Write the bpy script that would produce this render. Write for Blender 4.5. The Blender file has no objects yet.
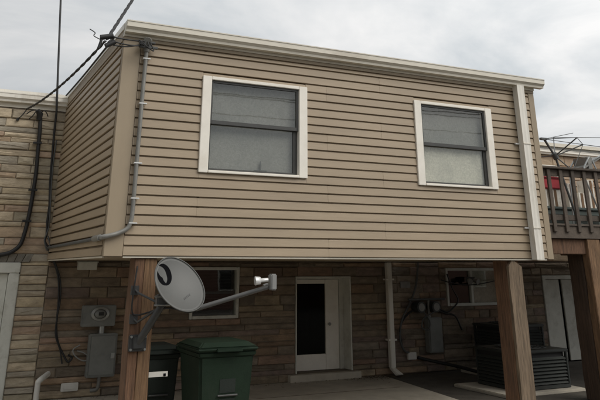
import bpy, bmesh, math, random
from mathutils import Vector, Matrix
random.seed(7)
rad = math.radians
S = bpy.context.scene
col = S.collection

# ------------------------------------------------------------------ camera
F_PX, PY, YAW, PIT = 703.1, -16.14, rad(26.117), rad(22.019)
CAM = Vector((-1.798, -8.781, -0.123))
cd = bpy.data.cameras.new('camera'); co = bpy.data.objects.new('camera', cd); col.objects.link(co)
cd.sensor_fit = 'HORIZONTAL'; cd.sensor_width = 36; cd.lens = F_PX / 600 * 36
cd.shift_y = (PY - 200) / 600; cd.clip_end = 3000; cd.clip_start = 0.05
co.location = CAM; co.rotation_euler = (rad(90) + PIT, 0, -YAW)
S.camera = co

# ------------------------------------------------------------------ world, sun, exposure
SUN_DIR = Vector((0.50, -0.62, 0.80)).normalized()          # towards the sun
W = bpy.data.worlds.new('World'); S.world = W; W.use_nodes = True
nt = W.node_tree; nt.nodes.clear(); N = nt.nodes.new; LK = nt.links.new
out = N('ShaderNodeOutputWorld'); mixs = N('ShaderNodeMixShader')
sky = N('ShaderNodeTexSky'); sky.sky_type = 'NISHITA'; sky.sun_disc = False
sky.sun_elevation = math.asin(SUN_DIR.z); sky.sun_rotation = math.atan2(SUN_DIR.x, SUN_DIR.y)
b1 = N('ShaderNodeBackground'); b1.inputs[1].default_value = 0.08; LK(sky.outputs[0], b1.inputs[0])
tc = N('ShaderNodeTexCoord'); sep = N('ShaderNodeSeparateXYZ'); LK(tc.outputs['Generated'], sep.inputs[0])
mx = N('ShaderNodeMath'); mx.operation = 'MAXIMUM'; mx.inputs[1].default_value = 0.0; LK(sep.outputs[2], mx.inputs[0])
ad = N('ShaderNodeMath'); ad.operation = 'ADD'; ad.inputs[1].default_value = 0.16; LK(mx.outputs[0], ad.inputs[0])
cx = N('ShaderNodeMath'); cx.operation = 'DIVIDE'; LK(sep.outputs[0], cx.inputs[0]); LK(ad.outputs[0], cx.inputs[1])
cy = N('ShaderNodeMath'); cy.operation = 'DIVIDE'; LK(sep.outputs[1], cy.inputs[0]); LK(ad.outputs[0], cy.inputs[1])
cb = N('ShaderNodeCombineXYZ'); LK(cx.outputs[0], cb.inputs[0]); LK(cy.outputs[0], cb.inputs[1])
nz = N('ShaderNodeTexNoise'); nz.inputs['Scale'].default_value = 1.3; nz.inputs['Detail'].default_value = 7
nz.inputs['Roughness'].default_value = 0.55; nz.inputs['Distortion'].default_value = 0.5; LK(cb.outputs[0], nz.inputs['Vector'])
rp = N('ShaderNodeValToRGB'); LK(nz.outputs['Fac'], rp.inputs[0])
rp.color_ramp.elements[0].position = 0.40; rp.color_ramp.elements[0].color = (0.525, 0.553, 0.568, 1)
rp.color_ramp.elements[1].position = 0.62; rp.color_ramp.elements[1].color = (0.78, 0.77, 0.755, 1)
b2 = N('ShaderNodeBackground'); LK(rp.outputs[0], b2.inputs[0])
# overcast luminance: brighter towards the zenith and towards the side the veiled sun is on
dt = N('ShaderNodeVectorMath'); dt.operation = 'DOT_PRODUCT'; dt.inputs[1].default_value = (0.88, -0.10, 0.0); LK(tc.outputs['Generated'], dt.inputs[0])
l1 = N('ShaderNodeMath'); l1.operation = 'MULTIPLY_ADD'; l1.inputs[1].default_value = 0.42; l1.inputs[2].default_value = 0.825; LK(dt.outputs['Value'], l1.inputs[0])
l2 = N('ShaderNodeMath'); l2.operation = 'MULTIPLY_ADD'; l2.inputs[1].default_value = 1.0; l2.inputs[2].default_value = 0.82; LK(mx.outputs[0], l2.inputs[0])
l3 = N('ShaderNodeMath'); l3.operation = 'MULTIPLY'; LK(l1.outputs[0], l3.inputs[0]); LK(l2.outputs[0], l3.inputs[1]); LK(l3.outputs[0], b2.inputs[1])
mixs.inputs[0].default_value = 0.9; LK(b1.outputs[0], mixs.inputs[1]); LK(b2.outputs[0], mixs.inputs[2]); LK(mixs.outputs[0], out.inputs[0])
sd = bpy.data.lights.new('sun', 'SUN'); sd.energy = 1.6; sd.angle = rad(40); sd.color = (1, 0.955, 0.89)
so = bpy.data.objects.new('sun', sd); col.objects.link(so); so.location = (4, -10, 14)
so.rotation_euler = SUN_DIR.to_track_quat('Z', 'Y').to_euler()
S.view_settings.view_transform = 'Standard'; S.view_settings.look = 'None'
S.view_settings.exposure = 0.20; S.view_settings.gamma = 1; S.view_settings.use_curve_mapping = False

# ------------------------------------------------------------------ pixel -> place helpers
_F = Vector((math.sin(YAW)*math.cos(PIT), math.cos(YAW)*math.cos(PIT), math.sin(PIT)))
_R = Vector((math.cos(YAW), -math.sin(YAW), 0)); _U = _R.cross(_F)
def ray(x, y): return _F + _R*((x-300)/F_PX) + _U*((PY-y)/F_PX)
def ony(x, y, Y): d = ray(x, y); return CAM + d*((Y-CAM.y)/d.y)
def onx(x, y, X): d = ray(x, y); return CAM + d*((X-CAM.x)/d.x)

# ------------------------------------------------------------------ materials
MATS = {}
def mat(name, base, rough=0.7, var=0.12, scale=6, var2=None, bump=0.0, bscale=40, metal=0.0, rnd=0.0, rough_var=0.0, stretch=(1, 1, 1), stain=None, stain_scale=1.2, stain_pos=(0.52, 0.72), spec=0.5):
    """procedural surface: base colour modulated by two noises, per-object random value, optional stains and fine bump"""
    m = bpy.data.materials.new(name); m.use_nodes = True; t = m.node_tree; n = t.nodes.new; l = t.links.new
    bs = t.nodes['Principled BSDF']; bs.inputs['Metallic'].default_value = metal; bs.inputs['Specular IOR Level'].default_value = spec
    g = n('ShaderNodeNewGeometry'); mp = n('ShaderNodeMapping'); mp.inputs['Scale'].default_value = stretch
    l(g.outputs['Position'], mp.inputs[0])
    a = n('ShaderNodeTexNoise'); a.inputs['Scale'].default_value = scale; a.inputs['Detail'].default_value = 6; a.inputs['Roughness'].default_value = 0.65
    l(mp.outputs[0], a.inputs['Vector'])
    r = n('ShaderNodeMapRange'); r.inputs['From Min'].default_value = 0.3; r.inputs['From Max'].default_value = 0.7
    r.inputs['To Min'].default_value = 1-var; r.inputs['To Max'].default_value = 1+var; l(a.outputs['Fac'], r.inputs[0])
    val = r.outputs[0]
    oi = n('ShaderNodeObjectInfo')
    if rnd:
        rr = n('ShaderNodeMapRange'); rr.inputs['To Min'].default_value = 1-rnd; rr.inputs['To Max'].default_value = 1+rnd; l(oi.outputs['Random'], rr.inputs[0])
        mm = n('ShaderNodeMath'); mm.operation = 'MULTIPLY'; l(val, mm.inputs[0]); l(rr.outputs[0], mm.inputs[1]); val = mm.outputs[0]
    vm = n('ShaderNodeVectorMath'); vm.operation = 'SCALE'; l(val, vm.inputs['Scale'])
    if var2:                                      # a list of hues chosen per object
        cr = n('ShaderNodeValToRGB'); cr.color_ramp.interpolation = 'CONSTANT'
        hues = [base] + list(var2)
        while len(cr.color_ramp.elements) < len(hues): cr.color_ramp.elements.new(0.5)
        for i, h in enumerate(hues): cr.color_ramp.elements[i].position = i/len(hues); cr.color_ramp.elements[i].color = (*h, 1)
        fr = n('ShaderNodeMath'); fr.operation = 'MULTIPLY'; fr.inputs[1].default_value = 7.31; l(oi.outputs['Random'], fr.inputs[0])
        fr2 = n('ShaderNodeMath'); fr2.operation = 'FRACT'; l(fr.outputs[0], fr2.inputs[0]); l(fr2.outputs[0], cr.inputs[0])
        l(cr.outputs[0], vm.inputs[0])
    else: vm.inputs[0].default_value = base
    c = vm.outputs[0]
    if stain:
        b = n('ShaderNodeTexNoise'); b.inputs['Scale'].default_value = stain_scale; b.inputs['Detail'].default_value = 8; b.inputs['Roughness'].default_value = 0.7
        l(mp.outputs[0], b.inputs['Vector'])
        s = n('ShaderNodeMapRange'); s.inputs['From Min'].default_value = stain_pos[0]; s.inputs['From Max'].default_value = stain_pos[1]; l(b.outputs['Fac'], s.inputs[0])
        mc = n('ShaderNodeMix'); mc.data_type = 'RGBA'; l(s.outputs[0], mc.inputs[0]); l(c, mc.inputs[6]); mc.inputs[7].default_value = (*stain, 1); c = mc.outputs[2]
    l(c, bs.inputs['Base Color'])
    bs.inputs['Roughness'].default_value = rough
    if rough_var:
        q = n('ShaderNodeMapRange'); q.inputs['To Min'].default_value = rough-rough_var; q.inputs['To Max'].default_value = rough+rough_var
        l(a.outputs['Fac'], q.inputs[0]); l(q.outputs[0], bs.inputs['Roughness'])
    if bump:
        e = n('ShaderNodeTexNoise'); e.inputs['Scale'].default_value = bscale; e.inputs['Detail'].default_value = 5; l(mp.outputs[0], e.inputs['Vector'])
        bp = n('ShaderNodeBump'); bp.inputs['Strength'].default_value = bump; bp.inputs['Distance'].default_value = 0.01
        l(e.outputs['Fac'], bp.inputs['Height']); l(bp.outputs[0], bs.inputs['Normal'])
    MATS[name] = m; return m

mat('siding', (0.350, 0.272, 0.183), 0.5, 0.10, 3, bump=0.10, bscale=30, rnd=0.05, stretch=(0.25, 0.25, 1.5), stain=(0.285, 0.216, 0.142), stain_scale=0.9, stain_pos=(0.48, 0.85))
mat('trim_beige', (0.340, 0.270, 0.184), 0.5, 0.06, 4, stain=(0.28, 0.225, 0.155), stretch=(1, 1, 0.4))
mat('gutter', (0.70, 0.655, 0.555), 0.38, 0.06, 5, stain=(0.54, 0.49, 0.40), stretch=(0.6, 1, 2))
mat('gutter_white', (0.77, 0.735, 0.655), 0.4, 0.07, 5, stain=(0.52, 0.47, 0.39), stain_scale=2.0, stretch=(1, 1, 0.3))
mat('trim_white', (0.86, 0.815, 0.725), 0.42, 0.05, 6, stain=(0.77, 0.71, 0.61), stain_scale=2.5)
mat('old_white', (0.62, 0.61, 0.54), 0.5, 0.08, 5, stain=(0.45, 0.43, 0.36), stain_scale=3)
mat('door_white', (0.60, 0.60, 0.54), 0.5, 0.08, 5, stain=(0.42, 0.41, 0.35), stain_scale=3)
mat('sash_grey', (0.055, 0.055, 0.052), 0.45, 0.1, 8)
mat('curtain_pale', (0.78, 0.76, 0.68), 0.9, 0.2, 30, bump=0.4, bscale=60, stain=(0.50, 0.50, 0.46), stain_scale=2.2, stain_pos=(0.46, 0.8))
mat('curtain', (0.335, 0.335, 0.322), 0.9, 0.16, 42, bump=0.5, bscale=70, stain=(0.265, 0.265, 0.255), stain_scale=1.6)
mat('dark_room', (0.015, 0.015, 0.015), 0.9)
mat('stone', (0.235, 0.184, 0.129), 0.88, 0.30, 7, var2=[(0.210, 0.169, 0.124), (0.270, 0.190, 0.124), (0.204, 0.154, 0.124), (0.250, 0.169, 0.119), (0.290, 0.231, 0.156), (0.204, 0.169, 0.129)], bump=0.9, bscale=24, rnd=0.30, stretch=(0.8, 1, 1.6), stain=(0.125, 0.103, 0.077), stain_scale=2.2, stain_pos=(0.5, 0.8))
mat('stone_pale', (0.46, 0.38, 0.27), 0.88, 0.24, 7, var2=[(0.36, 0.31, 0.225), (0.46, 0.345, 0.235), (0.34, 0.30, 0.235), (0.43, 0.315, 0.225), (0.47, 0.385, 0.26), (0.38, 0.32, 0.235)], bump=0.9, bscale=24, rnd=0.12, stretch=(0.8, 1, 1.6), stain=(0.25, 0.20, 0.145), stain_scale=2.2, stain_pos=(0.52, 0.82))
mat('mortar', (0.19, 0.155, 0.115), 0.95, 0.2, 14, bump=0.5, bscale=60)
mat('lintel', (0.20, 0.185, 0.155), 0.9, 0.2, 10, bump=0.6, bscale=30, rnd=0.15)
mat('tan_wall', (0.44, 0.325, 0.215), 0.85, 0.15, 6, bump=0.4, bscale=25, rnd=0.1, var2=[(0.40, 0.29, 0.20), (0.46, 0.35, 0.24), (0.38, 0.25, 0.16)])
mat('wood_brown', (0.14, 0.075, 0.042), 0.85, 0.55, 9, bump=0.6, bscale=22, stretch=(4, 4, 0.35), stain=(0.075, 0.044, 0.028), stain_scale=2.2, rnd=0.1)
mat('wood_dark', (0.080, 0.050, 0.032), 0.85, 0.4, 9, bump=0.6, bscale=22, stretch=(4, 4, 0.35), stain=(0.035, 0.024, 0.018), stain_scale=2.2)  # on the deck post this tone paints in its shaded side
mat('wood_grey', (0.168, 0.122, 0.080), 0.85, 0.5, 9, bump=0.6, bscale=22, stretch=(4, 4, 0.3), stain=(0.12, 0.085, 0.055), stain_scale=2.0)
mat('wood_tan', (0.185, 0.108, 0.056), 0.85, 0.5, 9, bump=0.6, bscale=22, stretch=(4, 4, 0.35), stain=(0.14, 0.075, 0.04), stain_scale=2.0)
mat('deck_wood', (0.090, 0.071, 0.055), 0.85, 0.25, 6, bump=0.5, bscale=25, rnd=0.18, stretch=(1, 1, 1))
mat('concrete', (0.49, 0.445, 0.365), 0.9, 0.14, 3, bump=0.4, bscale=60, stain=(0.36, 0.32, 0.255), stain_scale=1.1)
mat('ground', (0.075, 0.066, 0.052), 0.95, 0.25, 4, bump=0.6, bscale=50, stain=(0.05, 0.045, 0.033), stain_scale=1.5)
mat('steel_grey', (0.22, 0.215, 0.195), 0.42, 0.12, 9, metal=0.2, stain=(0.15, 0.145, 0.135), stain_scale=4)
mat('box_grey', (0.20, 0.205, 0.19), 0.5, 0.1, 7, stain=(0.13, 0.135, 0.13), stain_scale=3)
mat('galv', (0.36, 0.37, 0.36), 0.35, 0.15, 12, metal=0.6)
mat('bright_clip', (0.75, 0.75, 0.73), 0.3, 0.05, 9, metal=0.3)
mat('black_rubber', (0.016, 0.016, 0.016), 0.6, 0.2, 8)
mat('cable_grey', (0.085, 0.088, 0.085), 0.6, 0.15, 8)
mat('bin_green', (0.009, 0.021, 0.011), 0.7, 0.15, 6, spec=0.25, bump=0.15, bscale=80, stain=(0.014, 0.024, 0.015), stain_scale=3)
mat('bin_dark', (0.008, 0.014, 0.010), 0.75, 0.15, 6, bump=0.15, bscale=80)
mat('dish', (0.080, 0.081, 0.075), 0.5, 0.05, 5, stain=(0.083, 0.083, 0.077), stain_scale=3)
mat('dish_logo', (0.006, 0.006, 0.007), 0.95, 0.1, 5, spec=0.05)
mat('dish_arm', (0.05, 0.05, 0.049), 0.5, 0.15, 9)
mat('feed_arm', (0.10, 0.10, 0.096), 0.5, 0.1, 9)
mat('lnb', (0.26, 0.26, 0.25), 0.45, 0.08, 5)
mat('ac_dark', (0.030, 0.034, 0.031), 0.5, 0.15, 6, stain=(0.05, 0.048, 0.04), stain_scale=3)
mat('ac_louver', (0.048, 0.053, 0.048), 0.45, 0.12, 6)
mat('white_plastic', (0.62, 0.60, 0.55), 0.45, 0.06, 8)
mat('roofing', (0.12, 0.115, 0.105), 0.9, 0.2, 6, bump=0.4)
mat('red', (0.42, 0.035, 0.045), 0.55, 0.12, 6)
mat('green_bench', (0.075, 0.095, 0.085), 0.6, 0.15, 6, rnd=0.15)
mat('pale_box', (0.74, 0.70, 0.62), 0.6, 0.12, 7, stain=(0.32, 0.22, 0.14), stain_scale=5)
mat('litter', (0.12, 0.085, 0.05), 0.9, 0.4, 20)
mat('brick_far', (0.17, 0.095, 0.07), 0.9, 0.2, 4)
mat('grass', (0.05, 0.075, 0.025), 0.95, 0.3, 5, bump=0.6, bscale=60)

def glass_mat(nm='glass', r0=0.075):
    m = bpy.data.materials.new(nm); m.use_nodes = True; t = m.node_tree; t.nodes.clear(); n = t.nodes.new; l = t.links.new
    o = n('ShaderNodeOutputMaterial'); mx = n('ShaderNodeMixShader'); tr = n('ShaderNodeBsdfTransparent'); gl = n('ShaderNodeBsdfGlossy'); fr = n('ShaderNodeLayerWeight'); pw = n('ShaderNodeMath'); pw.operation = 'POWER'; pw.inputs[1].default_value = 4.0; ma = n('ShaderNodeMath'); ma.operation = 'MULTIPLY_ADD'; ma.inputs[1].default_value = 0.75; ma.inputs[2].default_value = r0; fr.inputs['Blend'].default_value = 0.5
    tr.inputs[0].default_value = (0.90, 0.905, 0.885, 1); gl.inputs['Roughness'].default_value = 0.02; l(fr.outputs['Facing'], pw.inputs[0]); l(pw.outputs[0], ma.inputs[0])
    tcx = n('ShaderNodeTexCoord'); nn = n('ShaderNodeTexNoise'); nn.inputs['Scale'].default_value = 3; l(tcx.outputs['Object'], nn.inputs['Vector'])
    bp = n('ShaderNodeBump'); bp.inputs['Strength'].default_value = 0.008; bp.inputs['Distance'].default_value = 0.05; l(nn.outputs['Fac'], bp.inputs['Height']); l(bp.outputs[0], gl.inputs['Normal'])
    l(ma.outputs[0], mx.inputs[0]); l(tr.outputs[0], mx.inputs[1]); l(gl.outputs[0], mx.inputs[2]); l(mx.outputs[0], o.inputs[0])
    MATS[nm] = m
glass_mat(); glass_mat('glass_door', 0.008)

# ------------------------------------------------------------------ mesh helpers
ORG = {}                                            # object -> world origin
def thing(name, loc, label, cat, group=None):
    o = bpy.data.objects.new(name, None); col.objects.link(o); o.location = loc; o.empty_display_size = 0.1
    o['label'] = label; o['category'] = cat
    if group: o['group'] = group
    ORG[o.name] = Vector(loc); return o
def tag(o, label, cat, group=None):
    o['label'] = label; o['category'] = cat
    if group: o['group'] = group
    return o
class MB:
    def __init__(s): s.v = []; s.f = []; s.sm = []
    def add(s, vs, fs, smooth=False):
        b = len(s.v); s.v += [Vector(v) for v in vs]
        for f in fs: s.f.append([b+i for i in f]); s.sm.append(smooth)
        return s
    def box(s, x0, x1, y0, y1, z0, z1, T=None):
        vs = [Vector((x, y, z)) for z in (z0, z1) for y in (y0, y1) for x in (x0, x1)]
        if T: vs = [T @ v for v in vs]
        return s.add(vs, [(0,2,3,1), (4,5,7,6), (0,1,5,4), (2,6,7,3), (0,4,6,2), (1,3,7,5)])
    def hexa(s, lo, hi):                            # two quads (4 pts each, same winding) joined
        return s.add(list(lo)+list(hi), [(0,3,2,1), (4,5,6,7), (0,1,5,4), (1,2,6,5), (2,3,7,6), (3,0,4,7)])
    def extr(s, prof, a, b, plane='x'):             # profile extruded along an axis from a to b
        n = len(prof)
        if plane == 'x': A = [(a, p[0], p[1]) for p in prof]; B = [(b, p[0], p[1]) for p in prof]
        elif plane == 'y': A = [(p[0], a, p[1]) for p in prof]; B = [(p[0], b, p[1]) for p in prof]
        else: A = [(p[0], p[1], a) for p in prof]; B = [(p[0], p[1], b) for p in prof]
        return s.add(A+B, [tuple(range(n))[::-1], tuple(range(n, 2*n))] + [(i, (i+1) % n, n+(i+1) % n, n+i) for i in range(n)])
    def tube(s, pts, r, n=8, cap=True):
        pts = [Vector(p) for p in pts]; rs = r if isinstance(r, (list, tuple)) else [r]*len(pts); rings = []; ref = None
        for i, p in enumerate(pts):
            d = (pts[min(i+1, len(pts)-1)] - pts[max(i-1, 0)]).normalized()
            if ref is None: ref = d.orthogonal().normalized()
            ref = (ref - d*ref.dot(d)); ref = ref.normalized() if ref.length > 1e-6 else d.orthogonal().normalized()
            q = d.cross(ref); rings.append([p + (ref*math.cos(2*math.pi*k/n) + q*math.sin(2*math.pi*k/n))*rs[i] for k in range(n)])
        fs = [(i*n+k, i*n+(k+1) % n, (i+1)*n+(k+1) % n, (i+1)*n+k) for i in range(len(pts)-1) for k in range(n)]
        s.add([v for rg in rings for v in rg], fs, True)
        if cap: s.add(rings[0], [tuple(range(n))[::-1]]); s.add(rings[-1], [tuple(range(n))])
        return s
    def ball(s, c, r, n=10, sc=(1, 1, 1)):
        c = Vector(c); vs = [c+Vector((0, 0, r*sc[2]))]; m = n//2
        for i in range(1, m):
            t = math.pi*i/m
            for k in range(n): vs.append(c+Vector((math.sin(t)*math.cos(2*math.pi*k/n)*r*sc[0], math.sin(t)*math.sin(2*math.pi*k/n)*r*sc[1], math.cos(t)*r*sc[2])))
        vs.append(c-Vector((0, 0, r*sc[2]))); L = len(vs)-1
        fs = [(0, 1+k, 1+(k+1) % n) for k in range(n)] + [(1+i*n+k, 1+(i+1)*n+k, 1+(i+1)*n+(k+1) % n, 1+i*n+(k+1) % n) for i in range(m-2) for k in range(n)] + [(L, 1+(m-2)*n+(k+1) % n, 1+(m-2)*n+k) for k in range(n)]
        return s.add(vs, fs, True)
    def build(s, name, m, parent=None, bevel=0.0, kind=None, seg=2):
        me = bpy.data.meshes.new(name)
        xs = [v.x for v in s.v]; ys = [v.y for v in s.v]; zs = [v.z for v in s.v]
        og = Vector(((min(xs)+max(xs))/2, (min(ys)+max(ys))/2, min(zs)))
        me.from_pydata([tuple(v-og) for v in s.v], [], s.f)
        me.polygons.foreach_set('use_smooth', s.sm)
        bm = bmesh.new(); bm.from_mesh(me); bmesh.ops.recalc_face_normals(bm, faces=bm.faces)
        if bevel:
            eds = [e for e in bm.edges if len(e.link_faces) == 2 and e.calc_face_angle(0) > 0.6 and not (e.link_faces[0].smooth and e.link_faces[1].smooth)]
            bmesh.ops.bevel(bm, geom=eds, offset=bevel, segments=seg, affect='EDGES', clamp_overlap=True)
        bm.to_mesh(me); bm.free(); me.materials.append(MATS[m] if isinstance(m, str) else m)
        o = bpy.data.objects.new(name, me); col.objects.link(o)
        if parent: o.parent = parent; o.location = og - ORG[parent.name]
        else: o.location = og
        ORG[o.name] = og
        if kind: o['kind'] = kind
        return o
def place(name, mb, m, label, cat, bevel=0, **k): return tag(mb.build(name, m, None, bevel), label, cat, **k)
def B(x0, x1, y0, y1, z0, z1): return MB().box(x0, x1, y0, y1, z0, z1)
def spline(pts, n=8):
    P = [Vector(p) for p in pts]; P = [P[0]*2-P[1]] + P + [P[-1]*2-P[-2]]; o = []
    for i in range(1, len(P)-2):
        for k in range(n):
            t = k/n; a, b, c, d = P[i-1:i+3]
            o.append(0.5*((2*b) + (c-a)*t + (2*a-5*b+4*c-d)*t*t + (3*b-a-3*c+d)*t**3))
    return o + [P[-2]]

# ------------------------------------------------------------------ measures (metres; front wall plane y=0, rear wall plane y=D, underside of the addition z=0)
L, D, G, C = 6.847, 4.493, -2.06, 0.115
ZT = 2.60; OPP = 1.7  # OPP: top of the added sky-blocking row, tuned for porch darkness

# ------------------------------------------------------------------ setting
B(-400, 400, -400, 400, G-0.3, G-0.008).build('ground', 'ground', kind='structure')
pz = G-0.004
sl = MB()                                              # concrete patio: unseen front cut short to lessen bounce; right edge line read from the photograph
edge = [(-9, -0.9), (5.95, -0.9), (6.0, 0.9), (6.1, 1.6), (6.5, 4.42), (6.5, D-0.02), (-9, D-0.02)]
sl.extr(edge, G-0.05, pz+0.004, 'z')
patio = sl.build('concrete_patio', 'concrete', kind='structure')
for x in (-5.2, -1.2, 2.75):                            # control joints: narrow recessed strips of grit
    B(x-0.009, x+0.009, -0.89, D-0.03, G, G+0.003).build('control_joint', 'mortar', patio)
for y in (0.1, 3.1):
    B(-9, 5.98, y-0.009, y+0.009, G, G+0.0036).build('control_joint', 'mortar', patio)

# ------------------------------------------------------------------ stone walls
def stone_mesh(x0, x1, z0, z1, yw, name, parent, m='stone'):
    pr = random.uniform(0.010, 0.040); w, h = x1-x0, z1-z0
    b = min(0.014, 0.25*h); j = lambda a: random.uniform(-a, a); e = 0.004
    bk = [(x0+j(e), yw+0.01, z0+j(e)), (x1+j(e), yw+0.01, z0+j(e)), (x1+j(e), yw+0.01, z1+j(e)), (x0+j(e), yw+0.01, z1+j(e))]
    md = [(p[0], yw-pr*0.45, p[2]) for p in bk]
    def fr(p, sx, sz): return (p[0]+sx*b*random.uniform(0.5, 1.4), yw-pr+j(0.007), p[2]+sz*b*random.uniform(0.5, 1.4))
    ft = [fr(bk[0], 1, 1), fr(bk[1], -1, 1), fr(bk[2], -1, -1), fr(bk[3], 1, -1)]
    n = max(1, min(4, int(w/0.18)))
    mids = [(x0+w*(k+0.5)/n+j(0.03), yw-pr-random.uniform(-0.004, 0.012), (z0+z1)/2+j(h*0.15)) for k in range(n)]
    vs = bk+md+ft+mids; c0 = 12
    fs = [(0,1,5,4), (1,2,6,5), (2,3,7,6), (3,0,4,7), (4,5,9,8), (5,6,10,9), (6,7,11,10), (7,4,8,11)]
    fs += [(8, c0, 11), (9, 10, c0+n-1)]
    bot = [8]+[c0+k for k in range(n)]+[9]
    for k in range(n-1):
        pass
    fs += [(8, 9, *[c0+k for k in range(n-1, -1, -1)]), (10, 11, *[c0+k for k in range(n)])]
    return MB().add(vs, fs).build(name, m, parent)
def stone_field(parent, x0, x1, z0, z1, yw, holes, hmin=0.075, hmax=0.175, lmin=0.26, lmax=1.0, m='stone', name='stone', gap=0.0045):
    cuts = sorted({z0, z1} | {v for h in holes for v in (h[2], h[3]) if z0 < v < z1}); zs = [z0]
    for a, b in zip(cuts, cuts[1:]):                      # courses break at sills and heads
        z = a
        while b-z > hmax*1.15:
            h = random.uniform(hmin, hmax); h = min(h, b-z-hmin*0.7); z += h; zs.append(z)
        zs.append(b)
    zs = [z for i, z in enumerate(zs) if i == 0 or z-zs[i-1] > 0.02]
    n = 0
    for za, zb in zip(zs, zs[1:]):
        zm = (za+zb)/2; iv = [(x0, x1)]
        for h in holes:
            if h[2] < zm < h[3]:
                nv = []
                for a, b in iv:
                    if h[1] <= a or h[0] >= b: nv.append((a, b)); continue
                    if h[0]-a > 0.05: nv.append((a, h[0]))
                    if b-h[1] > 0.05: nv.append((h[1], b))
                iv = nv
        for a, b in iv:
            x = a
            while x < b-0.01:
                w = random.uniform(lmin, lmax)*(1.25 if zb-za < 0.13 else 0.9)
                if b-(x+w) < lmin*0.8: w = b-x
                stone_mesh(x+gap, x+w-gap, za+gap, zb-gap, yw, name, parent, m); x += w; n += 1
    return n

# openings in the rear walls: x0, x1, z0, z1
H_LDOOR = (-1.62, -0.43, G, -0.03)
H_LWIN = (2.50, 3.44, -0.97, -0.10)
H_DOOR = (4.60, 5.82, -1.94, -0.27)
H_RWIN = (8.16, 9.72, -0.87, -0.12)
H_RDOOR = (10.86, 12.05, G, -0.27)
def wall_with_holes(x0, x1, z0, z1, holes, yf, yb):      # solid backing wall built round real openings
    xs = sorted({x0, x1} | {v for h in holes for v in h[:2] if x0 < v < x1}); zs = sorted({z0, z1} | {v for h in holes for v in h[2:4] if z0 < v < z1})
    key = {}; mb = MB()
    solid = lambda i, k: 0 <= i < len(xs)-1 and 0 <= k < len(zs)-1 and not any(h[0] < (xs[i]+xs[i+1])/2 < h[1] and h[2] < (zs[k]+zs[k+1])/2 < h[3] for h in holes)
    for i in range(len(xs)-1):
        for k in range(len(zs)-1):
            if not solid(i, k): continue
            a, b, c, d = xs[i], xs[i+1], zs[k], zs[k+1]
            mb.add([(a, yf, c), (b, yf, c), (b, yf, d), (a, yf, d)], [(0, 1, 2, 3)]); mb.add([(a, yb, c), (a, yb, d), (b, yb, d), (b, yb, c)], [(0, 1, 2, 3)])
            if not solid(i-1, k): mb.add([(a, yf, c), (a, yf, d), (a, yb, d), (a, yb, c)], [(0, 1, 2, 3)])
            if not solid(i+1, k): mb.add([(b, yf, c), (b, yb, c), (b, yb, d), (b, yf, d)], [(0, 1, 2, 3)])
            if not solid(i, k-1): mb.add([(a, yf, c), (a, yb, c), (b, yb, c), (b, yf, c)], [(0, 1, 2, 3)])
            if not solid(i, k+1): mb.add([(a, yf, d), (b, yf, d), (b, yb, d), (a, yb, d)], [(0, 1, 2, 3)])
    return mb
YB = D+0.40
RH = 2.50                                              # eaves of the old row
# ---- left neighbour
lh = thing('row_house', (-3.3, D, G), 'stone row house at far left with white gutter and white framed door', 'house')
wall_with_holes(-6.6, 0.009, G, RH, [H_LDOOR], D, YB).build('wall', 'mortar', lh)
ARCH = (-1.75, -0.30, -0.03, 0.10)
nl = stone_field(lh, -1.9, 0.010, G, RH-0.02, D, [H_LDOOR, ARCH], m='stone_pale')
lf = MB()                                               # stones beyond the picture edge, joined
for k in range(26):
    z = G+k*0.174; x = -6.6
    while x < -1.95:
        w = min(random.uniform(0.35, 0.8), -1.91-x); lf.box(x+0.006, x+w-0.006, D-random.uniform(0.012, 0.03), D+0.01, z+0.006, min(z+0.168, RH)); x += w
lf.build('stone_facing', 'stone_pale', lh, kind='stuff')
for k in range(12):                                      # flat arch of thin stones over the door
    x = ARCH[0]+0.02+k*0.1185; lean = (k-5.5)*0.011
    MB().hexa([(x+0.004, D-0.035, -0.025), (x+0.113, D-0.035, -0.025), (x+0.113, D+0.01, -0.025), (x+0.004, D+0.01, -0.025)],
              [(x+lean, D-0.035, 0.095), (x+lean+0.113, D-0.035, 0.095), (x+lean+0.113, D+0.01, 0.095), (x+lean, D+0.01, 0.095)]).build('lintel_stone', 'lintel', lh)
dr = MB(); dr.box(-0.60, -0.432, D-0.05, D+0.12, G+0.01, -0.20); dr.box(-1.62, -0.432, D-0.05, D+0.12, -0.20, -0.035); dr.box(-1.62, -1.45, D-0.05, D+0.12, G+0.01, -0.20)
ldf = dr.build('door', 'door_white', lh, bevel=0.012)
B(-1.45, -0.60, D-0.01, D+0.06, G+0.02, -0.20).build('door_stop', 'door_white', ldf, bevel=0.006) if False else None
B(-1.445, -1.32, D+0.03, D+0.08, G+0.02, -0.205).build('stile', 'door_white', ldf, bevel=0.006)
B(-0.73, -0.605, D+0.03, D+0.08, G+0.02, -0.205).build('stile', 'door_white', ldf, bevel=0.006)
B(-1.315, -0.735, D+0.03, D+0.08, -0.36, -0.205).build('rail', 'door_white', ldf, bevel=0.006)
B(-1.315, -0.735, D+0.03, D+0.08, G+0.02, G+0.30).build('rail', 'door_white', ldf, bevel=0.006)
B(-1.31, -0.74, D+0.05, D+0.058, G+0.31, -0.365).build('pane', 'glass', ldf)
B(-1.40, -0.65, D+0.25, D+0.27, G+0.02, -0.21).build('blind', 'curtain', ldf)
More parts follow.
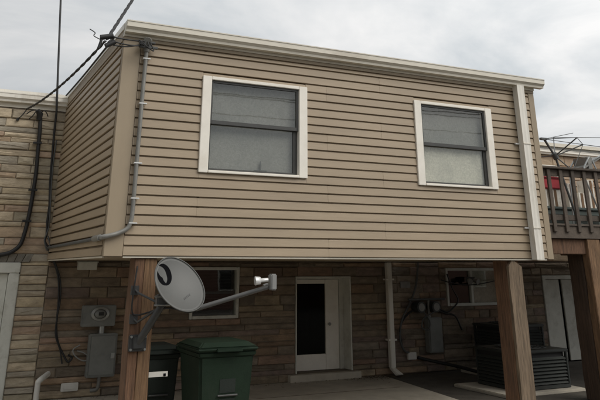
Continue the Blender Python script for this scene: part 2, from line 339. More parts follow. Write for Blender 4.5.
def k_gutter(mb, x0, x1, yb, zt, dep=0.12, h=0.13):       # open K profile with real wall thickness
    prof = [(yb, zt), (yb, zt-h), (yb-dep*0.66, zt-h), (yb-dep*0.70, zt-h*0.78), (yb-dep*0.90, zt-h*0.62), (yb-dep, zt-h*0.56), (yb-dep, zt-h*0.12), (yb-dep-0.008, zt-h*0.10), (yb-dep-0.008, zt),
            (yb-dep+0.010, zt), (yb-dep+0.010, zt-h*0.52), (yb-dep*0.62, zt-h*0.74), (yb-dep*0.58, zt-h+0.006), (yb-0.006, zt-h+0.006), (yb-0.006, zt)]
    mb.extr(prof, x0, x1, 'x')
g = MB(); k_gutter(g, -6.6, -0.012, D-0.02, RH+0.235, 0.13, 0.15); g.build('gutter', 'gutter_white', lh)
B(-6.6, -0.013, D-0.02, YB, RH+0.005, RH+0.23).build('fascia', 'gutter', lh)
MB().add([(-6.6, D-0.02, RH+0.235), (-0.013, D-0.02, RH+0.235), (-0.013, D+9, RH+0.6), (-6.6, D+9, RH+0.6), (-6.6, D-0.02, RH+0.31), (-0.013, D-0.02, RH+0.31), (-0.013, D+9, RH+0.68), (-6.6, D+9, RH+0.68)],
         [(0,3,2,1), (4,5,6,7), (0,1,5,4), (1,2,6,5), (2,3,7,6), (3,0,4,7)]).build('roof', 'gutter_white', lh)
B(-6.6, -6.3, YB, D+9, G, RH+0.23).build('end_wall', 'tan_wall', lh)
B(-6.3, -0.013, D+8.7, D+9, G, RH+0.6).build('street_wall', 'tan_wall', lh)
# ---- middle house behind the addition
mh = thing('row_house', (3.9, D, G), 'dark stone ground floor of the house behind the posts, with white glazed door', 'house')
wall_with_holes(0.012, 7.995, G, 0.0-0.012, [H_LWIN, H_DOOR], D, YB).build('wall', 'mortar', mh)
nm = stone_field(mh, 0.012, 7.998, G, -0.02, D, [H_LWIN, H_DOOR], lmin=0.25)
B(0.012, 7.98, D+0.02, YB, 0.012, RH).build('upper_wall', 'tan_wall', mh)
B(0.012, 7.98, D+0.02, D+9, RH+0.005, RH+0.2).build('roof', 'roofing', mh)
B(0.012, 7.98, D+8.7, D+9, G, RH).build('street_wall', 'tan_wall', mh)
# interior shell so that the glazing looks into a dark room
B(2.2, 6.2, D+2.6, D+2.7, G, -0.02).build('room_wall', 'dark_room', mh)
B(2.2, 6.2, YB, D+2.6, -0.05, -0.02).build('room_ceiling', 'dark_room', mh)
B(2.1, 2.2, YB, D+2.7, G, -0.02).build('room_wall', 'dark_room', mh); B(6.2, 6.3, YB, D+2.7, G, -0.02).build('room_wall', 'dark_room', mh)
# glazed door set deep in its opening
YD = D+0.26
df = MB(); df.box(4.605, 4.66, YD-0.02, YD+0.06, -1.935, -0.33); df.box(5.70, 5.815, YD-0.02, YD+0.06, -1.935, -0.33); df.box(4.605, 5.815, YD-0.02, YD+0.06, -0.33, -0.275)
dm = df.build('door', 'old_white', mh, bevel=0.006)
B(4.665, 4.76, YD, YD+0.045, -1.93, -0.335).build('stile', 'trim_white', dm, bevel=0.005)
B(5.40, 5.695, YD, YD+0.045, -1.93, -0.335).build('stile', 'trim_white', dm, bevel=0.005)
B(4.765, 5.395, YD, YD+0.045, -1.93, -1.66).build('rail', 'trim_white', dm, bevel=0.005)
B(4.765, 5.395, YD, YD+0.045, -0.41, -0.335).build('rail', 'trim_white', dm, bevel=0.005)
B(4.767, 5.393, YD+0.018, YD+0.026, -1.655, -0.415).build('pane', 'glass_door', dm)
MB().ball((5.47, YD-0.04, -1.14), 0.03).tube([(5.47, YD, -1.14), (5.47, YD-0.04, -1.14)], 0.012).build('knob', 'galv', dm)
B(4.602, 4.625, D-0.04, YD-0.022, -1.93, -0.275).build('reveal', 'old_white', dm); 
B(5.792, 5.818, D-0.04, YD-0.022, -1.93, -0.275).build('reveal', 'old_white', dm)
B(4.627, 5.79, D-0.04, YD-0.022, -0.30, -0.275).build('reveal', 'old_white', dm)
B(4.45, 5.95, D-0.14, YB-0.05, G-0.002, -1.945).build('door_step', 'concrete', mh, bevel=0.01)
def wall_window(parent, h, yw, mullion=None, m='old_white', room=True, fw=0.055):
    x0, x1, z0, z1 = h; mb = MB()
    mb.box(x0+0.004, x0+fw, yw-0.045, yw+0.10, z0+0.004, z1-0.004); mb.box(x1-fw, x1-0.004, yw-0.045, yw+0.10, z0+0.004, z1-0.004)
    mb.box(x0+fw, x1-fw, yw-0.045, yw+0.10, z1-fw, z1-0.004); mb.box(x0+fw, x1-fw, yw-0.06, yw+0.10, z0+0.004, z0+fw)
    w = mb.build('window', m, parent, bevel=0.006)
    if mullion: B(mullion-0.03, mullion+0.03, yw-0.015, yw+0.07, z0+fw+0.002, z1-fw-0.002).build('mullion', m, w, bevel=0.005)
    B(x0+fw, x1-fw, yw+0.04, yw+0.047, z0+fw, z1-fw).build('pane', 'glass', w)
    return w
wl = wall_window(mh, H_LWIN, D, None, 'door_white')
B(2.56, 3.38, D+0.03, D+0.075, -0.56, -0.52).build('meeting_rail', 'sash_grey', wl)
for k in range(14): B(2.57, 3.37, D+0.14, D+0.165, -0.90+k*0.052, -0.897+k*0.052).build('blind_slat', 'sash_grey', wl)
# ---- right neighbour
rh = thing('row_house', (12.8, D, G), 'tan row house on the right behind the raised timber deck', 'house')
wall_with_holes(8.0, 17.6, G, 0.0, [H_RWIN, H_RDOOR], D, YB).build('wall', 'mortar', rh)
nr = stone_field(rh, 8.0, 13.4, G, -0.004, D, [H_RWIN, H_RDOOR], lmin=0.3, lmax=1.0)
UW = (11.22, 11.80, 1.35, 2.24)
wall_with_holes(8.0, 17.6, 0.012, RH, [UW], D, YB).build('upper_wall', 'mortar', rh)
nu = stone_field(rh, 8.0, 14.2, 0.02, RH-0.02, D, [UW], hmin=0.12, hmax=0.22, lmin=0.4, lmax=1.1, m='tan_wall')
wu = wall_window(rh, UW, D, None, 'trim_white'); B(11.27, 11.75, D+0.09, D+0.11, 1.40, 2.19).build('blind', 'pale_box', wu)
ww = wall_window(rh, H_RWIN, D, 8.86, 'door_white')
B(8.90, 9.68, D+0.12, D+0.14, -0.82, -0.16).build('blind', 'curtain_pale', ww)
B(8.2, 9.7, D+0.6, D+0.62, -0.86, -0.12).build('room_wall', 'dark_room', rh)
g = MB(); k_gutter(g, 8.0, 17.6, D-0.02, RH+0.10, 0.13, 0.11); g.build('gutter', 'trim_white', rh)
B(8.0, 17.6, D+0.0, YB, RH+0.005, RH+0.2).build('fascia', 'steel_grey', rh)
B(7.99, 17.6, D-0.05, D+9, RH+0.205, RH+0.29).build('roof', 'gutter', rh)
B(17.3, 17.6, YB, D+9, G, RH).build('end_wall', 'tan_wall', rh); B(8.0, 17.3, D+8.7, D+9, G, RH).build('street_wall', 'tan_wall', rh)
d2 = MB(); d2.box(10.87, 10.98, D-0.04, D+0.10, G+0.01, -0.36); d2.box(11.93, 12.04, D-0.04, D+0.10, G+0.01, -0.36); d2.box(10.87, 12.04, D-0.04, D+0.10, -0.36, -0.28)
dd = d2.build('door', 'old_white', rh, bevel=0.008)
B(10.99, 11.42, D+0.02, D+0.06, G+0.02, -0.37).build('door_leaf', 'old_white', dd, bevel=0.006)
B(11.50, 11.92, D+0.02, D+0.06, G+0.02, -0.37).build('door_leaf', 'old_white', dd, bevel=0.006)
B(11.0, 11.9, D+0.2, D+0.22, G+0.02, -0.37).build('room_wall', 'dark_room', rh)

# ------------------------------------------------------------------ row of houses added across the alley, unseen behind the photographer, to block low sky
for k in range(7):
    xx = -34+k*9.6; yo = -19.0
    oh = thing('added_brick_house', (xx+4.8, yo-4, G), 'unseen low brick house added across the alley to block low sky, %s from its left end' % ('first', 'second', 'third', 'fourth', 'fifth', 'sixth', 'seventh')[k], 'house', 'added sky-blocking houses across the alley')
    hs = [(xx+a, xx+a+1.1, zz, zz+1.5) for a in (1.2, 4.2, 7.2) for zz in (-1.2,)]
    wall_with_holes(xx, xx+9.55, G, OPP, hs, yo, yo-0.3).build('wall', 'brick_far', oh)
    for h in hs:
        w_ = MB().box(h[0], h[0]+0.06, yo-0.2, yo+0.03, h[2], h[3]).box(h[1]-0.06, h[1], yo-0.2, yo+0.03, h[2], h[3]).box(h[0]+0.06, h[1]-0.06, yo-0.2, yo+0.03, h[3]-0.06, h[3]).box(h[0]+0.06, h[1]-0.06, yo-0.2, yo+0.05, h[2], h[2]+0.06).build('window', 'old_white', oh)
        B(h[0]+0.06, h[1]-0.06, yo-0.12, yo-0.11, h[2]+0.06, h[3]-0.06).build('pane', 'glass', w_)
        B(h[0]-0.1, h[1]+0.1, yo-0.5, yo-0.45, h[2]-0.1, h[3]+0.1).build('room_wall', 'dark_room', oh)
    B(xx, xx+9.55, yo-8.5, yo+0.15, OPP+0.004, OPP+0.2).build('roof', 'roofing', oh)
    B(xx, xx+9.55, yo-8.4, yo-8.1, G, OPP).build('street_wall', 'brick_far', oh)

# ------------------------------------------------------------------ the overhanging addition
ha = thing('house_addition', (L/2, D/2, 0), 'beige vinyl sided upper storey addition standing on timber posts', 'house addition')
IN = 0.02                                              # siding nailing plane behind the laps
WIN = [(1.057, 2.598, 1.0, 2.252), (4.412, 5.896, 1.0, 2.252)]
hol = [(a+0.05, b-0.05, c+0.02, d-0.02) for a, b, c, d in WIN]
wall_with_holes(0.0+0.03, L-0.03, 0.012, ZT+0.1, hol, IN+0.004, 0.16).build('front_wall', 'trim_beige', ha)
B(0.03, 0.15, 0.16, D-0.002, 0.012, ZT+0.1).build('side_wall', 'trim_beige', ha)
B(L-0.15, L-0.03, 0.16, D-0.002, 0.012, ZT+0.1).build('side_wall', 'trim_beige', ha)
B(0.02, L-0.02, 0.02, D-0.002, -0.004, 0.010).build('soffit', 'trim_beige', ha)
B(0.0, L, 0.03, D+0.015, ZT+0.12, ZT+0.20).build('roof', 'roofing', ha)
def lap(z0, z1, prou=0.030, e=0.0): return [(IN, z0+0.004), (-prou+0.006, z0), (-prou, z0+0.005), (-prou+0.010, z1-0.021-e), (-prou+0.013, z1-0.0165-e), (-0.004, z1-0.013-e), (-0.004, z1-0.001), (IN, z1-0.001)]
XA, XB = 0.205, 6.742                                  # siding runs between the corner posts
n = int((ZT-0.02)/C)+1
for k in range(n):
    z0, z1 = 0.012+k*C, min(0.012+(k+1)*C, ZT); zm = (z0+z1)/2; iv = [(XA, XB)]
    for a, b, c, d in WIN:
        if c-0.01 < z1-0.02 and z0+0.02 < d+0.01:
            iv = [q for p in iv for q in ((p[0], a+0.01), (b-0.01, p[1])) if q[1]-q[0] > 0.05] if any(p[0] < a < p[1] for p in iv) and len(iv) == 1 else [q for p in iv for q in (((p[0], a+0.01), (b-0.01, p[1])) if p[0] < a < p[1] else (p,))]
    for a, b, c, d in WIN:                             # ripped courses under the sill and over the head
        if z0+0.02 < c < z1-0.02 or (c-0.01 < z1-0.02 and z0+0.005 < c): MB().extr(lap(z0, min(c+0.012, z1)), a+0.012, b-0.012, 'x').build('siding_course', 'siding', ha)
        if z0 < d-0.01 < z1-0.012: MB().extr([(IN, d-0.015), (-0.024, d-0.015), (-0.018, z1-0.021), (0.010, z1-0.013), (IN, z1-0.002)], a+0.012, b-0.012, 'x').build('siding_course', 'siding', ha)
    for a, b in iv:                                    # factory lengths overlap at staggered seams
        cutx = [x for x in ((2.95+0.9*((k//2) % 3)) % 6.6, (5.9+0.9*((k//2) % 3)) % 6.6) if a+0.3 < x < b-0.3]; xs_ = sorted([a, b]+cutx)
        for q, (u, v) in enumerate(zip(xs_, xs_[1:])):
            MB().extr(lap(z0+random.uniform(-0.0008, 0.0008), z1, 0.030+0.0018*(q % 2)), u-(0.03 if q % 2 else 0), v, 'x').build('siding_course', 'siding', ha)
    # side wall (left) and right return, profile turned outwards
    P = [(y if not abs(y+0.004) < 1e-6 else 0.012, z) for y, z in lap(z0, z1, 0.036, 0.006)]
    MB().extr([(y+0.0, z) for y, z in P], 0.045, D-0.04, 'y').build('siding_course', 'siding', ha)
    MB().extr([(L-y, z) for y, z in P], 0.06, D-0.04, 'y').build('siding_course', 'siding', ha)
# corner posts: L-shaped hollow vinyl corners
def corner(x0, x1, xi, y1, s):
    m = MB()
    m.box(min(x0, x1), max(x0, x1), -0.030, 0.0, 0.002, ZT)                  # front face
    m.box(min(x0, xi), max(x0, xi), 0.0, y1, 0.002, ZT)                      # return
    return m
corner(-0.024, 0.20, 0.0, 0.04, 1).build('corner_post', 'trim_beige', ha, bevel=0.006)
corner(L+0.024, 6.748, L, 0.05, -1).build('corner_post', 'trim_beige', ha, bevel=0.006)
B(-0.026, -0.004, D-0.04, D-0.036+0.028, 0.002, ZT).build('inside_corner', 'trim_beige', ha)
sk = MB(); sk.box(0.21, 6.74, -0.012, 0.01, -0.012, 0.008); sk.build('starter_strip', 'gutter', ha)
B(-0.014, 0.008, 0.05, D-0.01, -0.012, 0.008).build('starter_strip', 'gutter', ha)
# eaves: frieze, fascia, gutter along the front; rake trim along the sides
B(-0.026, L+0.026, -0.034, 0.02, ZT+0.002, ZT+0.045).build('frieze', 'trim_beige', ha, bevel=0.004)
B(-0.028, L+0.028, -0.050, 0.028, ZT+0.047, ZT+0.20).build('fascia', 'gutter', ha, bevel=0.004)
gm = MB(); k_gutter(gm, -0.03, L+0.16, -0.052, ZT+0.228, 0.125, 0.145)
gt = gm.build('gutter', 'gutter', ha)
for x in (-0.034, L+0.156):
    MB().extr([(-0.054, ZT+0.226), (-0.054, ZT+0.085), (-0.13, ZT+0.085), (-0.140, ZT+0.14), (-0.168, ZT+0.185), (-0.176, ZT+0.196), (-0.176, ZT+0.226)], x, x+0.008, 'x').build('end_cap', 'gutter', gt)
for x in (-0.030, L-0.002):
    B(x, x+0.032, 0.03, D-0.02, ZT+0.002, ZT+0.135).build('rake_trim', 'trim_beige', ha)
    B(x-0.012 if x < 0 else x, x+0.032 if x < 0 else x+0.044, -0.048, D-0.05, ZT+0.137, ZT+0.215).build('roof_edge', 'gutter_white', ha)
# downspout on the right, corrugated rectangular pipe
prof = []
x0, x1, y0, y1 = 6.415, 6.562, -0.146, -0.034
def corr(a, b, n, d):
    r = []
    for i in range(n):
        t = i/n; r.append((a[0]+(b[0]-a[0])*t, a[1]+(b[1]-a[1])*t)); t = (i+0.5)/n
        nx, ny = (b[1]-a[1]), -(b[0]-a[0]); q = math.hypot(nx, ny); r.append((a[0]+(b[0]-a[0])*t-nx/q*d, a[1]+(b[1]-a[1])*t-ny/q*d))
    return r
prof = corr((x0, y0), (x1, y0), 2, 0.004)+corr((x1, y0), (x1, y1), 1, 0.004)+[(x1, y1), (x0, y1)]+corr((x0, y1), (x0, y0), 1, 0.004)[1:]
dsp = MB().extr(prof, -0.004, ZT+0.086, 'z').build('downspout', 'gutter_white', ha)
for z in (0.44, 1.72):
    B(x0-0.004, x1+0.012, y0-0.006, y0-0.002, z, z+0.014).build('strap', 'gutter', dsp)
    B(x0-0.085, x0-0.006, -0.060, -0.032, z, z+0.022).build('strap_tab', 'bright_clip', dsp)
# ---- windows
def house_window(a, b, c, d, mid, pale=False):
    m = MB(); sw, tw = 0.125, 0.045
    m.box(a, a+sw, -0.052, 0.15, c, d); m.box(b-sw, b, -0.052, 0.15, c, d); m.box(a+sw, b-sw, -0.052, 0.15, d-tw, d); m.box(a+sw, b-sw, -0.060, 0.15, c, c+0.034)
    w = m.build('window', 'trim_white', ha, bevel=0.005)
    i0, i1, k0, k1 = a+sw+0.002, b-sw-0.002, c+0.036, d-tw-0.002
    s = MB(); s.box(i0, i0+0.03, -0.020, 0.015, mid, k1); s.box(i1-0.03, i1, -0.020, 0.015, mid, k1); s.box(i0+0.03, i1-0.03, -0.020, 0.015, k1-0.03, k1); s.box(i0+0.03, i1-0.03, -0.022, 0.015, mid, mid+0.05)
    s.build('sash', 'sash_grey', w, bevel=0.003)
    s = MB(); s.box(i0, i0+0.035, 0.02, 0.05, k0, mid+0.045); s.box(i1-0.06, i1, 0.02, 0.05, k0, mid+0.045); s.box(i0+0.035, i1-0.06, 0.02, 0.05, k0, k0+0.03); s.box(i0+0.035, i1-0.06, 0.02, 0.05, mid, mid+0.045)
    s.build('sash', 'sash_grey', w, bevel=0.003)
    B(i0+0.03, i1-0.03, -0.002, 0.003, mid+0.05, k1-0.03).build('pane', 'glass', w)
    B(i0+0.035, i1-0.06, 0.033, 0.038, k0+0.03, mid).build('pane', 'glass', w)
    cu = MB(); nx, nz_ = 36, 10; xs = [i0+(i1-i0)*t/nx for t in range(nx+1)]
    vs = [(x, 0.085+0.0016*math.sin(x*19+z*2)+0.001*math.sin(x*43), z) for z in [k0+(k1-k0)*q/nz_ for q in range(nz_+1)] for x in xs]
    cu.add(vs, [(q*(nx+1)+t, q*(nx+1)+t+1, (q+1)*(nx+1)+t+1, (q+1)*(nx+1)+t) for q in range(nz_) for t in range(nx)], True)
    cu.build('curtain', 'curtain', w)
    if pale: MB().add([(x, y-0.02, min(z, mid+0.03)) for x, y, z in vs], [(q*(nx+1)+t, q*(nx+1)+t+1, (q+1)*(nx+1)+t+1, (q+1)*(nx+1)+t) for q in range(5) for t in range(nx)], True).build('curtain', 'curtain_pale', w)
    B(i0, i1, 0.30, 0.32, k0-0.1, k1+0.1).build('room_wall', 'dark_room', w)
    return w
w1 = house_window(*WIN[0], 1.625)
w2 = house_window(*WIN[1], 1.585, True)
zz = 1.038; place('sill_ornament', MB().tube([(1.95, 0.066, zz), (1.95, 0.066, zz+0.03), (1.95, 0.066, zz+0.05), (1.95, 0.066, zz+0.11), (1.95, 0.066, zz+0.13), (1.95, 0.066, zz+0.165)], [0.012, 0.014, 0.010, 0.013, 0.008, 0.003], 10).box(1.86, 2.04, 0.058, 0.072, zz, zz+0.045), 'cable_grey', 'small dark object on the sill inside the left upper window', 'ornament')

# ------------------------------------------------------------------ timber posts
def rough_post(mb, x0, x1, y0, y1, z0, z1, n=7, j=0.006):
    rings = []
    for k in range(n+1):
        z = z0+(z1-z0)*k/n; q = lambda: random.uniform(-j, j)
        rings.append([(x0+q(), y0+q(), z), (x1+q(), y0+q(), z), (x1+q(), y1+q(), z), (x0+q(), y1+q(), z)])
    vs = [v for r in rings for v in r]
    fs = [(k*4+i, k*4+(i+1) % 4, (k+1)*4+(i+1) % 4, (k+1)*4+i) for k in range(n) for i in range(4)]+[(3, 2, 1, 0), (n*4, n*4+1, n*4+2, n*4+3)]
    return mb.add(vs, fs)
p1 = thing('support_post', (0.48, 0.17, G), 'thick brown timber post at left carrying the satellite dish', 'post', 'timber posts under the addition')
rough_post(MB(), 0.365, 0.475, 0.02, 0.30, G, -0.014).build('timber', 'wood_brown', p1, bevel=0.006)
rough_post(MB(), 0.481, 0.625, 0.02, 0.30, G, -0.014).build('timber', 'wood_tan', p1, bevel=0.006)
for z in (-0.35, -0.95, -1.5): MB().tube([(0.41, 0.022, z), (0.41, -0.004, z)], 0.014, 6).build('bolt', 'galv', p1)
p2 = thing('support_post', (6.07, 0.15, G), 'weathered post at right with grey board beside the air conditioner', 'post', 'timber posts under the addition')
rough_post(MB(), 5.985, 6.11, 0.065, 0.36, G, -0.014).build('timber', 'wood_brown', p2, bevel=0.006)
m = MB(); rough_post(m, 5.982, 6.235, 0.012, 0.06, G, -0.10)
m.hexa([(5.982, 0.012, -0.10), (6.235, 0.012, -0.10), (6.235, 0.06, -0.10), (5.982, 0.06, -0.10)], [(6.05, 0.012, -0.02), (6.10, 0.012, -0.02), (6.10, 0.06, -0.02), (6.05, 0.06, -0.02)])
m.build('facing_board', 'wood_grey', p2)
B(6.113, 6.225, 0.065, 0.34, G, -0.014).build('timber', 'wood_brown', p2, bevel=0.006)

# ------------------------------------------------------------------ things on the rear walls
YW = D-0.045                                            # face of the stones
place('vent_hood', B(0.47, 0.78, YW-0.14, YW, -0.15, -0.035).box(0.45, 0.80, YW-0.16, YW, -0.034, -0.018), 'door_white', 'small pale grey vent hood on the stone wall just under the soffit', 'vent', 0.006)
em = thing('electric_meter', (0.89, YW, -1.02), 'grey electric meter box with round glass dial on the stone wall', 'electric meter')
B(0.62, 1.17, YW-0.14, YW, -1.02, -0.70).build('case', 'box_grey', em, bevel=0.012)
a = MB(); c0 = Vector((0.90, YW-0.14, -0.83)); ns = 20
for r0, r1, ya, yb in ((0.15, 0.15, 0.0, -0.04), (0.15, 0.105, -0.04, -0.05)):
    a.add([c0+Vector((math.cos(2*math.pi*k/ns)*r, y, math.sin(2*math.pi*k/ns)*r*0.70)) for r, y in ((r0, ya), (r1, yb)) for k in range(ns)], [(k, (k+1) % ns, ns+(k+1) % ns, ns+k) for k in range(ns)], True)
a.build('ring', 'galv', em)
MB().ball(c0+Vector((0, -0.03, 0)), 0.10, 14, (1, 0.7, 0.72)).build('dial_cover', 'box_grey', em)
B(0.86, 0.97, YW-0.115, YW-0.108, -0.845, -0.815).build('register', 'black_rubber', em) if False else None
B(0.865, 0.945, YW-0.242, YW-0.232, -0.85, -0.80).build('register', 'black_rubber', em)
eb = thing('breaker_box', (1.0, YW, -1.78), 'tall grey breaker box below the round dial meter', 'breaker box')
B(0.775, 1.235, YW-0.13, YW, -1.77, -1.13).build('case', 'box_grey', eb, bevel=0.012)
B(0.80, 1.21, YW-0.142, YW-0.132, -1.74, -1.16).build('lid', 'box_grey', eb, bevel=0.008)
MB().tube([(0.97, YW-0.06, -1.018), (0.97, YW-0.06, -1.132)], 0.045, 10).build('nipple', 'galv', eb)
MB().tube(spline([(1.0, YW-0.06, -1.772), (1.0, YW-0.06, -1.88), (0.98, YW-0.04, -1.95), (0.90, YW+0.02, -1.97)]), 0.03, 8).build('conduit', 'steel_grey', eb)
B(1.14, 1.20, YW-0.165, YW-0.142, -1.50, -1.42).build('latch', 'galv', eb)
op = thing('outlet_cover', (0.55, YW, -1.95), 'small white outdoor outlet cover low on the stone wall', 'outlet')
B(0.42, 0.69, YW-0.03, YW, -1.955, -1.835).build('plate', 'white_plastic', op, bevel=0.008)
B(0.46, 0.65, YW-0.042, YW-0.031, -1.925, -1.865).build('flap', 'white_plastic', op, bevel=0.005)
place('drain_pipe', MB().tube(spline([(0.02, D-0.35, G), (0.02, D-0.35, -1.80), (0.03, D-0.35, -1.75), (0.08, D-0.30, -1.72), (0.20, D-0.06, -1.69)], 6), 0.042, 12), 'white_plastic', 'white plastic pipe with a bend rising from the ground at far left', 'pipe')
# right-hand services
uc = thing('utility_cabinet', (7.69, YW, -1.72), 'narrow grey utility cabinet on the stone wall right of the pipe', 'utility box')
B(7.52, 7.86, YW-0.16, YW, -1.70, -1.06).build('case', 'box_grey', uc, bevel=0.012)
B(7.54, 7.84, YW-0.172, YW-0.162, -1.68, -1.08).build('lid', 'box_grey', uc, bevel=0.006)
MB().tube([(7.6, YW-0.08, -1.06), (7.6, YW-0.08, -0.72)], 0.03, 8).build('conduit', 'steel_grey', uc)
gmz = thing('gas_meter', (7.52, YW, -1.02), 'dark utility meters and pipes on the wall above the grey cabinet', 'meter')
for x in (7.33, 7.70):
    MB().tube([(x, YW-0.22, -0.86), (x, YW, -0.86)], 0.105, 14).build('dial', 'ac_dark', gmz)
    MB().tube([(x, YW-0.228, -0.86), (x, YW-0.222, -0.86)], 0.075, 14).build('dial_face', 'steel_grey', gmz)
MB().tube([(7.1, YW-0.1, -0.72), (8.0, YW-0.1, -0.72)], 0.022, 8).build('pipe', 'cable_grey', gmz)
def loop(pts, r, m, name, label, cat='cable', **k): return place(name, MB().tube(spline(pts, 6), r, 6), m, label, cat, **k)
def wp(x, y, off=0.05): p = ony(x, y, YW-off); return (p.x, p.y, p.z)
loop([wp(418, 262), wp(416, 285), wp(410, 303), wp(402, 320), wp(400, 338), wp(404, 350), wp(409, 353)], 0.022, 'cable_grey', 'cable_loop', 'thick grey cable curving down the wall beside the indoor side pipe')
loop([wp(402, 345), wp(400, 328), wp(408, 314), wp(422, 307), wp(432, 308), wp(444, 313), wp(455, 316), wp(462, 330)], 0.018, 'black_rubber', 'cable_loop', 'black cable arching over the grey cabinet')
loop([wp(424, 312, .2), wp(430, 322, .22), wp(428, 330, .24), wp(422, 327, .24), wp(424, 318, .22), wp(434, 312, .2), wp(440, 306, .1)], 0.014, 'cable_grey', 'cable_loop', 'small grey cable coil hanging in front of the cabinet')
loop([wp(433, 305), wp(446, 312), wp(453, 308), wp(458, 300), wp(452, 288), wp(447, 274)], 0.015, 'black_rubber', 'cable_loop', 'black cable hanging at the left corner of the wide window')
sb = B(7.05, 7.25, YW-0.07, YW, -1.81, -1.68); place('junction_box', sb, 'white_plastic', 'small white junction box low on the wall beside the downpipe', 'junction box', 0.008)
place('refrigerant_line', MB().tube(spline([(7.30, YW-0.03, -1.78), (7.5, YW-0.1, -1.83), (7.8, 3.9, -1.90), (7.8, 3.1, -1.93), (7.75, 2.52, -1.90)], 6), 0.03, 8), 'black_rubber', 'black insulated pipe running along the wall base to the air conditioner', 'pipe')
place('wall_plate', B(6.98, 7.22, YW-0.02, YW, -0.50, -0.38), 'steel_grey', 'small dull metal plate high on the wall right of the pipe', 'plate', 0.004)
fl = thing('flood_light', (8.75, YW, -0.42), 'twin flood light on a cable across the wide window', 'light')
B(8.62, 8.84, YW-0.12, YW-0.06, -0.40, -0.30).build('bracket', 'cable_grey', fl, bevel=0.008)
for x, t in ((8.66, -0.06), (8.80, 0.05)):
    MB().tube([(x, YW-0.12, -0.36), (x+t*0.6, YW-0.22, -0.39)], [0.035, 0.06], 12).build('lamp_head', 'lnb', fl)
loop([wp(441, 280, .14), wp(452, 283, .15), wp(466, 285, .15), wp(480, 284, .15), wp(495, 281, .14), wp(510, 279, .06)], 0.012, 'black_rubber', 'window_cable', 'thin black cable strung across the wide white window')
ip = thing('downpipe', (6.73, D-0.12, G), 'cream downpipe with kicked out foot on the stone wall right of the glazed door', 'pipe')
q = [(6.61, D-0.17), (6.72, D-0.17), (6.72, D-0.06), (6.61, D-0.06)]
MB().extr(q, -1.93, -0.016, 'z').build('pipe', 'gutter_white', ip, bevel=0.012)
MB().hexa([(6.61, D-0.17, -1.932), (6.72, D-0.17, -1.932), (6.72, D-0.06, -1.932), (6.61, D-0.06, -1.932)], [(6.65, D-0.36, -2.02), (6.77, D-0.36, -2.02), (6.78, D-0.26, -2.05), (6.63, D-0.26, -2.05)]).build('foot', 'gutter_white', ip, bevel=0.012)
for z in (-0.35, -1.45): B(6.57, 6.76, D-0.178, D-0.05, z, z+0.03).build('strap', 'gutter_white', ip)

# ------------------------------------------------------------------ conduit and weatherhead on the addition
ec = thing('electrical_conduit', (0.25, -0.07, 0.3), 'grey metal conduit strapped up the left front corner of the addition', 'conduit')
MB().tube([(0.268, -0.075, 2.50)]+[(0.262, -0.075, z) for z in (2.0, 1.2, 0.62)]+spline([(0.262, -0.075, 0.50), (0.255, -0.075, 0.40), (0.22, -0.075, 0.31), (0.12, -0.075, 0.255), (0.02, -0.075, 0.225), (-0.05, -0.05, 0.21), (-0.07, 0.03, 0.205)], 6), 0.027, 10).build('pipe', 'steel_grey', ec)
MB().tube([(-0.07, 0.0, 0.206), (-0.07, 0.12, 0.205), (-0.07, 0.36, 0.203)], 0.036, 10).build('coupling', 'steel_grey', ec)
MB().tube([(-0.065, 0.3, 0.203), (-0.055, 1.5, 0.20), (-0.052, 3.0, 0.196), (-0.05, D-0.06, 0.196)], 0.021, 8).build('side_run', 'cable_grey', ec)
for z in (2.36, 1.78, 1.05, 0.64, 0.36):
    MB().box(0.225, 0.325, -0.106, -0.038, z, z+0.016).build('strap', 'bright_clip', ec, bevel=0.004)
wh = thing('weatherhead', (0.27, -0.10, 2.45), 'dark weatherhead and cable clamps at the top of the conduit under the gutter', 'weatherhead')
MB().tube([(0.268, -0.075, 2.46), (0.268, -0.08, 2.55), (0.26, -0.12, 2.60), (0.25, -0.17, 2.575)], [0.04, 0.055, 0.06, 0.05], 10).build('hood', 'steel_grey', wh)
MB().box(0.16, 0.40, -0.13, -0.09, 2.50, 2.53).box(0.20, 0.36, -0.15, -0.08, 2.56, 2.585).build('clamp', 'cable_grey', wh, bevel=0.004)
for i in range(3): MB().tube(spline([(0.22+0.03*i, -0.17, 2.57), (0.20+0.06*i, -0.22, 2.50-0.03*i), (0.12, -0.24, 2.52+0.02*i)], 5), 0.008, 6).build('lead', 'black_rubber', wh)
# ------------------------------------------------------------------ overhead wires
cl = ony(107, 39, -0.3)
def sag(a, b, s, n=14):
    a, b = Vector(a), Vector(b); return [a.lerp(b, k/n) - Vector((0, 0, s*4*(k/n)*(1-k/n))) for k in range(n+1)]
far = ony(204, -110, 2.6)
def twist(pts, r, turns, ph):
    o = []
    for i, p in enumerate(pts):
        t = i/(len(pts)-1)*turns*2*math.pi+ph; o.append(p+Vector((math.cos(t)*r, math.sin(t)*r, math.sin(t)*r)))
    return o
sd_ = thing('service_drop', cl, 'twisted black overhead service cable passing the left roof corner', 'cable')
base = sag(cl, far, 0.0, 150)
for ph in (0, 2.1, 4.2): MB().tube(twist(base, 0.010, 13, ph), 0.0125, 6).build('strand', 'black_rubber', sd_)
wend = ony(27, 109, D-0.10)
base = sag(cl+Vector((-0.02, 0, -0.03)), wend, 0.10, 90)
for ph in (0, 3.14): MB().tube(twist(base, 0.008, 9, ph), 0.0125, 6).build('strand', 'black_rubber', sd_)
sp_ = MB(); sp_.tube([cl+Vector((-0.08, 0, 0.01)), cl+Vector((0.07, 0, 0.05))], 0.034, 8); sp_.tube([cl+Vector((-0.01, 0, -0.09)), cl+Vector((0.10, 0.0, -0.02))], 0.03, 8)
